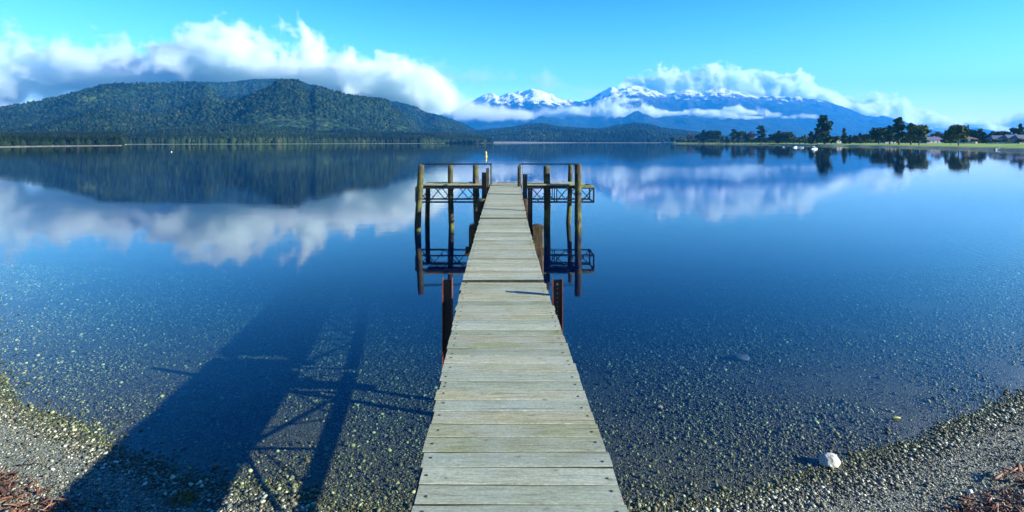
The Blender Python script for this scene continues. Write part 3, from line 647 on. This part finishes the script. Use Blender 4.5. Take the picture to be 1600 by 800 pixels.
# coarse band right at the waterline, then finer gravel inland
x, y = sample(560000, 2.6, 8.5, 1.0, 1.06, 5); off = shore_off(x, y)+.12*n2(x*2, y*2, 4)
band = np.exp(-((off+.14)/.15)**2)
dn = np.where(off < .12, .16+.35*np.clip(fbm(x*1.4, y*1.4, 2, 3)+.2, 0, 1)+.85*band, 0)
keep = np.random.default_rng(6).random(len(x)) < dn; x, y, band = x[keep], y[keep], band[keep]
sz_ = np.random.default_rng(7).lognormal(math.log(.0105), .4, len(x))*(1+.45*band)*np.where(np.random.default_rng(77).random(len(x)) < .06, 1.9, 1)
tag(stones('beach_gravel', x, y, np.clip(sz_, .005, .05), M_peb, 8), kind='stuff')

# bark litter
t = NT('bark_litter'); r_ = t.attr('rnd'); M_bark = t.fin(t.mix(1., t.ramp(r_, [(0, (.035, .022, .018)), (.4, (.11, .05, .032)), (.75, (.20, .10, .06)), (.95, (.32, .20, .13))]), t.ramp(t.noise(t.pos(), 70, 3), [(.3, (.6, .6, .6)), (.7, (1.35, 1.3, 1.3))]), 'MULTIPLY'), .8, None, .3)
r = np.random.default_rng(11); x, y = sample(60000, 2.4, 6.5, 1., 1.08, 12); off = shore_off(x, y)+.22*fbm(x*1.6, y*1.6, 3, 6)
lim = np.where(x < 0, -.68, -.62)
keep = (off < lim) & (off > lim-2.2) & (np.abs(x) > 2.2) & (r.random(len(x)) < np.clip((lim-off)*4, 0, 1)*.8); x, y = x[keep], y[keep]
n = len(x); L = r.lognormal(math.log(.04), .5, n).clip(.012, .16); W_ = L*r.uniform(.12, .4, n); H_ = np.minimum(L*.12, .006)
seg = np.linspace(-.5, .5, 4); vs = []
a = r.uniform(0, 6.28, n); pit = r.normal(0, .35, n); curl = r.normal(0, .5, n)
pts = []
for s_ in seg:
    taper = 1-1.2*np.abs(s_)**1.5
    for (u, v_) in ((-.5, 0), (.5, 0), (0, 1)):
        lx = s_*L*np.cos(pit); ly = u*W_*taper+curl*L*(s_**2-.08); lz = v_*H_+s_*L*np.sin(pit)+np.abs(np.sin(pit))*L*.3+r.uniform(0, .001, n)
        pts.append(np.stack([lx*np.cos(a)-ly*np.sin(a)+x, lx*np.sin(a)+ly*np.cos(a)+y, lz+zground(x, y)+r.uniform(.002, .03, n)*0+.006], -1))
co_ = np.stack(pts, 1); fq = []
for i in range(3):
    for (p_, q_) in ((0, 1), (1, 2), (2, 0)): fq.append((i*3+p_, i*3+q_, (i+1)*3+q_, (i+1)*3+p_))
qd = np.array(fq)[None]+(np.arange(n)*12)[:, None, None]
tag(npmesh('bark_litter', co_.reshape(-1, 3), quads=qd.reshape(-1, 4), mats=[M_bark], smooth=False, attrs={'rnd': r.random(n).repeat(12)}), kind='stuff')

def boulder(name, c, size, mat, seed, label, cat, flat=.7, rz=0.):
    bm_v, bm_t = ICO2; v = [Vector(k) for k in bm_v]; tt = [tuple(k) for k in bm_t]
    for _ in range(3):
        mid = {}; nt_ = []
        def m_(i, j):
            k = (min(i, j), max(i, j))
            if k not in mid: mid[k] = len(v); v.append(((v[i]+v[j])/2).normalized())
            return mid[k]
        for i, j, k in tt:
            a_, b_, c_ = m_(i, j), m_(j, k), m_(k, i); nt_ += [(i, a_, c_), (j, b_, a_), (k, c_, b_), (a_, b_, c_)]
        tt = nt_
    sx, sy, sz = size; out = []
    for p_ in v:
        q = p_*(1+.13*mn.noise(p_*1.5+Vector((seed, 0, 0)))+.035*mn.noise(p_*4.2+Vector((seed, 4, 0))))
        q = Vector((q.x*sx/2, q.y*sy/2, (q.z if q.z > 0 else q.z*.8)*sz/2)); q.rotate(Matrix.Rotation(rz, 3, 'Z')); out.append(q)
    mb = MB().add(out, tt); o = mb.build(name, mat, None, True)
    for p_ in o.data.polygons: p_.use_smooth = True
    o.location = c; return tag(o, label, cat)
M_white = plain('white_quartz_stone', (.46, .44, .37), .75, .4, 7, .01)
M_dark = plain('dark_lake_stone', (.05, .055, .05), .6, .3, 12, .004)
px_, py_, _ = P(1298, 727); boulder('rock', (px_, py_+.02, .022), (.19, .14, .15), M_white, 2.3, 'white rounded rock at the water edge, largest and palest stone on the right shore', 'rock', rz=.2)
x_, y_, _ = P(1157, 547); boulder('rock', (x_, y_, float(zground(np.array([x_]), np.array([y_]))[0])+.03), (.27, .17, .09), M_dark, 5., 'flat dark stone lying under water right of the jetty', 'rock')
x_, y_, _ = P(1030, 640, -.1); boulder('rock', (x_, y_, float(zground(np.array([x_]), np.array([y_]))[0])+.01), (.08, .06, .05), plain('ochre_stone', (.3, .2, .09), .6), 7., 'small ochre brown stone under water close to the right side of the jetty', 'rock')
M_leaf = plain('yellow_green_stick', (.30, .32, .10), .6)
x_, y_, _ = P(1400, 654); mb = MB(); mb.tube([(-.05, 0, 0), (-.03, .003, .006), (.02, -.002, .007), (.055, .004, 0)], [.004, .011, .012, .004], 8)
o = mb.build('stick', M_leaf, None, True); o.location = (x_, y_, .004); tag(o, 'short yellow-green piece of stick floating near the right shore', 'stick')
def twig(loc, label, seed, L=.3, mat=M_post, r0=.006):
    rr = random.Random(seed); mb = MB(); pts = [Vector((-L/2, 0, .005))]
    for k in range(6): pts.append(pts[-1]+Vector((L/6, rr.uniform(-.02, .02), rr.uniform(-.004, .008))))
    mb.tube(pts, [r0*(1-.1*k) for k in range(7)], 6)
    for k in (2, 3, 4):
        mb.tube([pts[k], pts[k]+Vector((L*.12, rr.choice((-1, 1))*L*.12, .015)), pts[k]+Vector((L*.22, rr.choice((-1, 1))*L*.2, .02))], [r0*.6, r0*.45, r0*.2], 5)
    o = mb.build('driftwood_twig', mat, None, True); o.location = loc; o.rotation_euler = (0, 0, rr.uniform(-.5, .5)); return tag(o, label, 'twig')
def gz(x, y): return float(zground(np.array([x]), np.array([y]))[0])
x_, y_, _ = P(52, 714, .12); twig((x_, y_, gz(x_, y_)+.012), 'dark forked twig on the grey gravel beside the bark litter at far left', 3, .26)
x_, y_, _ = P(1575, 735, .15); o = twig((x_, y_, gz(x_, y_)+.03), 'reddish brown stick on top of the bark litter at far right', 5, .34, plain('red_brown_wood', (.26, .12, .07), .7), .012)
# clump of yellowish weed on the beach
t_ = plain('yellow_brown_weed', (.20, .15, .035), .8, .5, 30); x_, y_, _ = P(285, 780, .03); mb = MB(); rr = random.Random(4)
for k in range(150):
    a = rr.uniform(0, 6.28); q = rr.random()**.6*.09; b = Vector((q*math.cos(a)*1.3, q*math.sin(a), 0)); hh_ = .05*(1-q/.11)
    b.z = hh_*rr.random(); e = b+Vector((rr.uniform(-.04, .04), rr.uniform(-.04, .04), rr.uniform(-.005, .02))); mm = (b+e)/2+Vector((0, 0, rr.uniform(0, .015)))
    mb.tube([b, mm, e], [.003, .0028, .001], 4, cap=False)
o = mb.build('weed_clump', t_, None, True); o.location = (x_, y_, gz(x_, y_)+.004); tag(o, 'yellow-brown clump of washed-up weed on the beach in the jetty shadow', 'weed clump')

# ------------------------------------------------------------ buoys and boats
M_yel = plain('yellow_buoy_paint', (.75, .55, .03), .45, .1, 4, 0); M_wht = plain('white_hull_paint', (.5, .54, .56), .35, .06, 2, 0); M_win = plain('dark_cabin_glass', (.02, .03, .04), .1, .1, 2, 0); M_blu = plain('pale_blue_canvas', (.25, .5, .62), .6, .1, 4, 0); M_navy = plain('dark_blue_hull', (.03, .05, .12), .4)
x_, y_, _ = P(759.5, 244.5); b = empty('marker_buoy', (x_, y_, 0)); tag(b, 'yellow spar marker buoy floating beyond the end of the jetty', 'buoy')
MB().tube([(0, 0, -.3), (0, 0, .12), (0, 0, .2), (0, 0, .75), (0, 0, .95), (0, 0, 1.12)], [.2, .24, .17, .16, .11, .03], 14).build('spar', M_yel, b, True)
MB().tube([(0, 0, .38), (0, 0, .5)], [.178, .176], 14).build('dark_band', M_bolt, b, True)
x_, y_, _ = P(268, 237.5); b = empty('mooring_buoy', (x_, y_, 0)); tag(b, 'small white round mooring buoy on the water before the left forest', 'buoy')
MB().tube([(0, 0, -.2), (0, 0, -.1), (0, 0, .1), (0, 0, .16), (0, 0, .22)], [.06, .14, .18, .13, .04], 14).build('float', M_wht, b, True)
MB().tube([(0, 0, .21), (0, 0, .27)], .03, 8).build('mooring_eye', M_galv, b)
def hull(L, B, Hh, mat, mat2):
    mb = MB(); n = 12; m = 7; vs = []; fs = []
    for i in range(n+1):
        s = i/n; wv = B/2*(1-max(0, s-.45)**2*3.1)*(.86+.14*min(1, s*4)); wv = max(wv, .01); sheer = Hh*(1+.28*s*s)
        for j in range(m):
            u = j/(m-1)*2-1; a = abs(u)
            vs.append(((s-.5)*L, math.copysign(wv*min(1, a*1.25)**.7, u) if a > 0 else 0, -Hh*.4+ (sheer+Hh*.4)*max(0, (a-.45)/.55)))
    for i in range(n):
        for j in range(m-1): fs.append((i*m+j, (i+1)*m+j, (i+1)*m+j+1, i*m+j+1))
        fs.append((i*m+m-1, (i+1)*m+m-1, (i+1)*m, i*m))
    fs.append(tuple(reversed(range(m)))); return mb.add(vs, fs)
def boat(px, py, L, rz, label, sail=False, cabin=True, hm=None, cover=False):
    x_, y_, _ = P(px, py); b = empty('sailing_boat' if sail else 'motor_boat', (x_, y_, 0), rz); tag(b, label, 'boat')
    B, Hh = L*.34, L*.13
    hull(L, B, Hh, None, None).build('hull', hm or M_wht, b, True)
    MB().box((L*.02, 0, Hh*1.06), (L*.8, B*.78, Hh*.12), bev=.01).build('boat_deck', M_wht, b)
    if cabin:
        c = MB().box((L*.06, 0, Hh*1.55), (L*.36, B*.6, Hh*.95), bev=L*.02).build('cabin', M_blu if cover else M_wht, b)
        MB().box((L*.06, 0, Hh*1.72), (L*.37, B*.61, Hh*.34), bev=.004).build('cabin_window', M_win, c)
    if sail:
        MB().tube([(L*.08, 0, Hh), (L*.08, 0, L*1.35)], [.045, .03], 8).build('mast', M_galv, b, True)
        MB().tube([(L*.06, 0, Hh*2.6), (-L*.42, 0, Hh*2.5)], [.03, .03], 8).build('boom', M_galv, b, True)
        MB().tube([(L*.05, 0, Hh*2.95), (-L*.4, 0, Hh*2.8)], [.09, .05], 8).build('furled_sail', M_blu, b, True)
    else:
        MB().box((-L*.52, 0, Hh*.9), (L*.07, B*.2, Hh*1.3), bev=.01).build('outboard_motor', M_win, b)
boat(1272.5, 233, 3.0, R(12), 'small white sailing boat with a bare mast moored in front of the tallest ragged tree', sail=True)
boat(1243, 230.6, 3.2, R(20), 'left one of two white motor boats moored close together left of the bare mast')
boat(1251, 230.9, 3.0, R(-15), 'right one of two white motor boats, nearer to the mast', cover=True)
boat(1560, 234.4, 3.3, R(8), 'white and pale blue motor boat moored alone off the lawn at far right', cover=True)
boat(1224, 230.2, 2.6, R(30), 'small dark open dinghy moored left of the white motor boats', cabin=False, hm=M_navy)

# ------------------------------------------------------------ houses on the right shore
M_wall = plain('pale_house_wall', (.42, .41, .40), .8, .08, 2, 0); M_wall2 = plain('grey_house_wall', (.26, .27, .30), .8, .08, 2, 0)
M_roof = plain('slate_blue_roof', (.10, .11, .17), .6, .2, 3, .01); M_roof2 = plain('brown_roof', (.13, .08, .07), .7, .2, 3, .01)
def house(px, d, wd, ht, rise, mw, mr, label, dp=8., rz=0.):
    x_ = (px-800)/F*d; b = empty('house', (x_, d, gz(x_, d)-.1), rz); tag(b, label, 'house', 'houses behind the lawn')
    MB().box((0, 0, ht/2), (wd, dp, ht)).build('wall', mw, b)
    o = .5; mb = MB(); mb.add([(-wd/2-o, -dp/2-o, ht-.1), (wd/2+o, -dp/2-o, ht-.1), (wd/2+o, dp/2+o, ht-.1), (-wd/2-o, dp/2+o, ht-.1), (-wd/2+1.2, 0, ht+rise), (wd/2-1.2, 0, ht+rise)], [(0, 1, 5, 4), (1, 2, 5), (2, 3, 4, 5), (3, 0, 4), (3, 2, 1, 0)])
    r_ = mb.build('roof', mr, b); MB().box((wd*.2, .5, ht+rise), (.7, .7, 1.2)).build('chimney', mw, r_)
    n = max(2, int(wd/3.5))
    for k in range(n):
        xx = -wd/2+wd*(k+.5)/n
        if k == n//2: MB().box((xx, -dp/2-.03, 1.05), (1., .08, 2.1)).build('door', M_roof2, b)
        else:
            f_ = MB().box((xx, -dp/2-.03, 1.5), (1.5, .08, 1.2)).build('window', M_wht, b); MB().box((xx, -dp/2-.08, 1.5), (1.3, .03, 1.)).build('pane', M_win, f_)
for a in ((1313, 520, 13, 2.8, 2.2, M_wall, M_roof2, 'low pale house with a brown roof just right of the tallest ragged tree'),
          (1386, 480, 11, 2.6, 2.0, M_wall2, M_roof2, 'grey house with a brown roof half hidden by the trees in mid lawn'),
          (1455, 430, 15, 2.8, 2.6, M_wall2, M_roof, 'long house with a slate blue roof between the two big round lawn trees'),
          (1511, 400, 9, 3.4, 2.0, M_wall, M_roof2, 'boxy pale house standing right of the biggest round lawn tree'),
          (1564, 370, 14, 3.0, 2.8, M_wall2, M_roof, 'first of three blue roofed houses, nearest to the lone boat'),
          (1582, 350, 12, 3.4, 2.6, M_wall, M_roof, 'middle one of the three slate blue roofed houses at far right'),
          (1600, 340, 13, 3.0, 2.8, M_wall2, M_roof, 'slate blue roofed house cut by the right edge of the photo')):
    house(*a, rz=R(rng.uniform(-12, 12)))

# ------------------------------------------------------------ trees on the right shore
def foliage(name, lo, mid, hi):
    t = NT(name); r_ = t.attr('rnd'); return t.fin(t.mix(1., t.ramp(r_, [(0, lo), (.5, mid), (1, hi)]), t.ramp(t.noise(t.pos(), .9, 2), [(.3, (.65, .65, .65)), (.7, (1.35, 1.35, 1.25))]), 'MULTIPLY'), .85, None, .1)
M_dg = foliage('dark_evergreen', (.016, .03, .013), (.04, .065, .022), (.08, .105, .03)); M_og = foliage('olive_leaves', (.035, .05, .013), (.08, .10, .024), (.15, .165, .04))
M_rb = foliage('bare_reddish_twigs', (.06, .035, .025), (.11, .065, .045), (.16, .10, .07)); M_trunk = plain('tree_bark', (.07, .055, .04), .9, .3, 1.5, .02)
def leaves(parts, seed, leaf, per=1.):
    "leaf clumps filling lobes (cx,cy,cz,rx,ry,rz,count)"
    r = np.random.default_rng(seed); C_ = []; Rn = []
    for (cx, cy, cz, rx, ry, rz, n) in parts:
        n = int(n*per); u = r.normal(0, 1, (n, 3)); u /= np.linalg.norm(u, axis=1)[:, None]; q = r.random(n)[:, None]**.45*(1+.25*r.normal(0, 1, (n, 1)).clip(-1, 1))
        C_.append(np.array([cx, cy, cz])+u*q*np.array([rx, ry, rz])); Rn.append(np.clip(r.random()*.5+r.random(n)*.5, 0, 1))
    C_ = np.concatenate(C_); Rn = np.concatenate(Rn); n = len(C_); s = leaf*r.uniform(.5, 1.4, n)[:, None]
    a = r.normal(0, 1, (n, 3)); a /= np.linalg.norm(a, axis=1)[:, None]; b = np.cross(a, r.normal(0, 1, (n, 3))); b /= np.linalg.norm(b, axis=1)[:, None]
    q = np.stack([C_-a*s, C_+b*s*.6, C_+a*s, C_-b*s*.6], 1)
    return q.reshape(-1, 3), np.arange(n*4).reshape(-1, 4), Rn.repeat(4)
def lobes(kind, seed):
    "unit tree, height 1"
    r = random.Random(seed); L = []; limbs = []
    if kind == 'conifer':
        for k in range(16):
            z = .1+.86*k/15; w_ = .20*(1-z)**.75+.015
            for j in range(3):
                a = r.uniform(0, 6.28); q = w_*r.uniform(.3, .75); L.append((math.cos(a)*q, math.sin(a)*q, z-.02, w_*.5, w_*.5, .04, 22)); limbs.append((z, a, q))
    elif kind == 'ragged':
        for k in range(34):
            z = .1+.84*r.random(); w_ = .25*(1-z)**.55+.03; a = r.uniform(0, 6.28); q = w_*r.uniform(.1, 1.)
            L.append((math.cos(a)*q, math.sin(a)*q, z+q*.35, .05+.05*r.random(), .06, .06+.05*r.random(), 40)); limbs.append((z, a, q))
        for dx, z in ((-.06, .95), (.09, .93), (.0, .9)): L.append((dx, 0, z, .025, .03, .07, 26))
    elif kind == 'column':
        for k in range(22):
            z = .24+.70*k/21; w_ = .13*math.sin(math.pi*min(1, (z-.15)/.85))**.5*(.75+.5*r.random()); a = r.uniform(0, 6.28); q = w_*.5
            L.append((math.cos(a)*q, math.sin(a)*q, z, w_*.7, w_*.7, .055, 42)); limbs.append((z-.08, a, q))
    elif kind == 'layered':
        for k in range(9):
            z = .2+.75*k/8; w_ = (.22 if k % 2 else .13)*(1-.55*z)
            for j in range(4):
                a = r.uniform(0, 6.28); q = w_*r.uniform(.4, 1.); L.append((math.cos(a)*q, math.sin(a)*q, z, w_*.5, w_*.5, .028, 30)); limbs.append((z-.02, a, q))
    elif kind == 'bush':
        for k in range(14):
            a = r.uniform(0, 6.28); q = r.random()**.5*.45; z = .35+.45*r.random()*(1-q); L.append((math.cos(a)*q, math.sin(a)*q*.8, z, .22, .22, .24, 40))
    elif kind == 'bare':
        for k in range(16):
            a = r.uniform(0, 6.28); q = r.random()**.5*.24; z = .45+.5*r.random()*(1-q); L.append((math.cos(a)*q, math.sin(a)*q, z, .09, .09, .13, 24)); limbs.append((z-.2, a, q))
    else:  # round
        for k in range(30):
            a = r.uniform(0, 6.28); q = r.random()**.5*.30; top = .92-q*q*2.6; z = r.uniform(.24 if q < .2 else .34, max(.4, top)); L.append((math.cos(a)*q, math.sin(a)*q, z, .125, .125, .10, 60)); limbs.append((z-.15, a, q*.8))
    return L, limbs
def make_tree(kind, seed, mat):
    L, limbs = lobes(kind, seed); v, q, rn = leaves(L, seed, .05 if kind != 'bush' else .075)
    crown = npmesh('crown', v, quads=q, mats=[mat], smooth=False, attrs={'rnd': rn})
    mb = MB(); r = random.Random(seed)
    if kind == 'bush': mb.tube([(0, 0, -.05), (.02, 0, .25), (.03, .02, .5)], [.05, .04, .02], 6)
    else: mb.tube([(0, 0, -.03), (.003, 0, .02), (.01*r.uniform(-1, 1), 0, .3), (0, .01, .6), (0, 0, .92)], [.03, .021, .017, .011, .003], 8)
    for (z, a, l) in limbs: mb.tube([(0, 0, max(.1, z-.06)), (math.cos(a)*l*.6, math.sin(a)*l*.6, z), (math.cos(a)*l, math.sin(a)*l, z+.03)], [.007, .004, .0015], 5, cap=False)
    tr = mb.build('trunk', M_trunk, None, True); return crown, tr
PROT = {}
NAME = dict(conifer='conifer_tree', ragged='conifer_tree', column='columnar_tree', layered='layered_conifer', round='broadleaf_tree', bush='shrub', bare='bare_tree')
def tree(px, top, kind, label, wpx=None, ddist=25, mat=None, group='trees along the right shore'):
    d = float(np.interp(px, FX, FY))+ddist; x_ = (px-800)/F*d; zb = gz(x_, d); h_ = CZ+(YH-top)*d/F-zb
    key = (kind, (int(px*7) % 3), (mat or M_dg).name); o = empty(NAME[kind], (x_, d, zb), px*1.7)
    if key not in PROT: PROT[key] = make_tree(kind, hash(key[:2]) % 1000 if False else sum(map(ord, kind))+key[1], mat or M_dg); cr, tr = PROT[key]
    else:
        cr, tr = (k.copy() for k in PROT[key]); link(cr); link(tr)
    cr.parent = o; tr.parent = o
    nat = dict(conifer=.34, ragged=.5, column=.28, layered=.42, round=.72, bush=1.25, bare=.55)[kind]
    wx = (wpx*d/F)/(h_*nat) if wpx else 1.
    wx *= 1.15; o.scale = (h_*wx, h_*wx, h_); tag(o, label, 'shrub' if kind == 'bush' else 'tree', group); return o
TR = [
 (1051, 213, 'round', 'tiny dark tree standing alone at the very tip of the wooded point', 6, 40),
 (1059.5, 217, 'bush', 'low dark bush beside the tiny tree at the tip of the wooded point', 7, 30),
 (1078, 209, 'bare', 'pale thin bare tree just left of the first dense dark clump', 9, 25),
 (1092, 208, 'round', 'first and lowest tree of the dense dark clump at the left end of the shore', 12, 28),
 (1099.5, 203, 'conifer', 'pointed conifer inside the dense dark clump at the left end of the shore', 12, 30),
 (1107, 202, 'round', 'middle broad tree of the dense dark clump at the left end of the shore', 14, 26),
 (1119, 202, 'round', 'rightmost, widest tree of the dense dark clump at the left end of the shore', 16, 24),
 (1128.5, 213, 'conifer', 'left one of two tiny pointed conifers right of the dense dark clump', 6, 25),
 (1135.5, 213, 'conifer', 'right one of two tiny pointed conifers right of the dense dark clump', 6, 25),
 (1147, 202, 'column', 'narrow dark tree at the left end of the second clump', 10, 25),
 (1158, 203, 'round', 'round dark tree in the middle of the second clump', 14, 28),
 (1168, 206, 'round', 'small dark tree touching the bare reddish tree from the left', 11, 22),
 (1174.5, 205, 'bare', 'bare reddish tree between the second clump and the layered conifer', 9, 26),
 (1189.5, 196, 'layered', 'tall dark layered conifer with a spreading tip, left of two round trees', 16, 24),
 (1197, 212, 'bush', 'dark bush at the foot of the tall layered conifer', 14, 20),
 (1210, 206, 'round', 'left of two round dark trees between the layered conifer and the boats', 15, 24),
 (1217, 204, 'conifer', 'pointed dark tree squeezed between two round trees left of the boats', 10, 30),
 (1229, 203, 'round', 'rounder and smoother of two round dark trees just left of the boats', 18, 24),
 (1267.5, 205, 'conifer', 'narrow conifer at the left side of the tallest ragged tree', 12, 26),
 (1277, 200, 'ragged', 'shorter ragged conifer leaning against the tallest tree from the left', 16, 22),
 (1288.5, 181, 'ragged', 'tallest ragged dark conifer on the shore, behind the sailing boat', 27, 20),
 (1305, 212, 'round', 'small round tree in the gap right of the tallest ragged tree', 11, 45),
 (1319, 200, 'conifer', 'slim pointed dark conifer standing by itself right of the tallest ragged tree', 9, 45),
 (1328, 211, 'conifer', 'very small conifer at the right foot of the slim pointed conifer', 6, 60),
 (1337, 210, 'round', 'left one of three low dark round trees behind the lawn', 11, 60),
 (1343.5, 208, 'conifer', 'pointed middle one of three low dark trees behind the lawn', 9, 70),
 (1352, 207, 'round', 'right one of three low dark round trees behind the lawn', 11, 60),
 (1373, 195, 'round', 'wide domed dark tree left of the tall columnar tree', 21, 40),
 (1390, 196, 'column', 'narrow dark tree between the domed tree and the tall columnar tree', 12, 45),
 (1404.5, 183, 'column', 'tallest columnar tree on the lawn with a pale bare trunk', 15, 35),
 (1415, 206, 'round', 'small tree at the right foot of the tall columnar tree', 9, 60),
 (1423, 192, 'column', 'dark upright tree touching the leafy tree with the visible trunk', 13, 40),
 (1436, 190, 'round', 'leafy olive tree with a clear trunk at the lawn edge, left of the long house', 23, 22),
 (1465, 206, 'bare', 'greyish bare tree behind the long slate roofed house', 18, 220),
 (1477.5, 204, 'conifer', 'tiny pointed conifer left of the biggest lawn tree', 6, 150),
 (1485, 201, 'round', 'dark round tree half hidden behind the biggest lawn tree', 14, 60),
 (1497.5, 192, 'round', 'biggest round lawn tree with a forked trunk near the water', 25, 25),
 (1514, 199, 'round', 'left one of two wide dark trees right of the biggest lawn tree', 16, 190),
 (1528, 198, 'round', 'right one of two wide dark trees right of the biggest lawn tree', 16, 190),
 (1536, 208, 'conifer', 'small pointed conifer right of the two wide dark trees', 8, 200),
 (1548, 208, 'conifer', 'small pointed conifer left of the slate blue roofed houses', 9, 200),
 (1566, 203, 'round', 'broad dark tree rising behind the first slate blue roof', 20, 210),
 (1584, 200, 'ragged', 'ragged dark conifer rising behind the middle slate blue roof', 13, 210),
 (1594.5, 193, 'conifer', 'tall pointed conifer near the right edge of the photo', 11, 200),
 (1604, 201, 'round', 'dark round tree cut by the right edge of the photo', 18, 190),
]
for a in TR:
    px, top, kind, label, wpx, dd = a
    tree(px, top, kind, label, wpx, dd, {'bare': M_rb}.get(kind, M_og if 'leafy' in label or 'biggest round' in label or 'pale thin' in label else M_dg))
# low shrubs behind the waterline
pos_words = [(1066, 'behind the tip of the wooded point'), (1085, 'in front of the first dense dark clump', ), (1113, 'at the foot of the first dense clump'), (1140, 'left of the second clump'), (1153, 'under the second clump'), (1181, 'under the bare reddish tree'), (1203, 'left of the two round trees'), (1222, 'under the two round trees'), (1240, 'behind the white motor boats'), (1249, 'between the motor boats and the mast'), (1258, 'left of the narrow conifer'), (1299, 'at the right foot of the tallest tree'), (1361, 'left of the domed tree'), (1382, 'between the domed tree and its narrow neighbour'), (1396, 'at the foot of the tall columnar tree'), (1446, 'right of the leafy olive tree'), (1473, 'under the tiny pointed conifer'), (1506, 'at the boxy pale house'), (1522, 'under the two wide dark trees'), (1541, 'between the two small pointed conifers'), (1555, 'in front of the first slate blue roof'), (1573, 'in front of the middle slate blue roof'), (1592, 'at the far right by the last house')]
for i, (px, wd_) in enumerate(pos_words):
    tree(px, 216.5+rng.uniform(-1.5, 2), 'bush', ('olive' if i % 3 == 0 else 'dark green')+' shrub '+wd_, rng.uniform(11, 17), 40+(80 if px > 1350 else 0), M_og if i % 3 == 0 else M_dg, 'shrubs along the right shore')
# woods closing the view behind the houses
n = 5200; pxs = rng.uniform(1058, 1640, n); dd = np.interp(pxs, [1058, 1150, 1240, 1400, 1640], [1100, 830, 640, 560, 480])+rng.uniform(0, 260, n)
sh = np.stack([(pxs-800)/F*dd, dd, np.full(n, 1.5)], -1); crowns('distant_wood', sh, (rng.uniform(3, 7, n)*np.interp(pxs, [1058, 1200, 1320, 1640], [.8, .8, 1.1, 1.3])*1.3+2*n2(pxs*.12, pxs*0, 1)).clip(2, 15), M_canopy, (.3, .5))
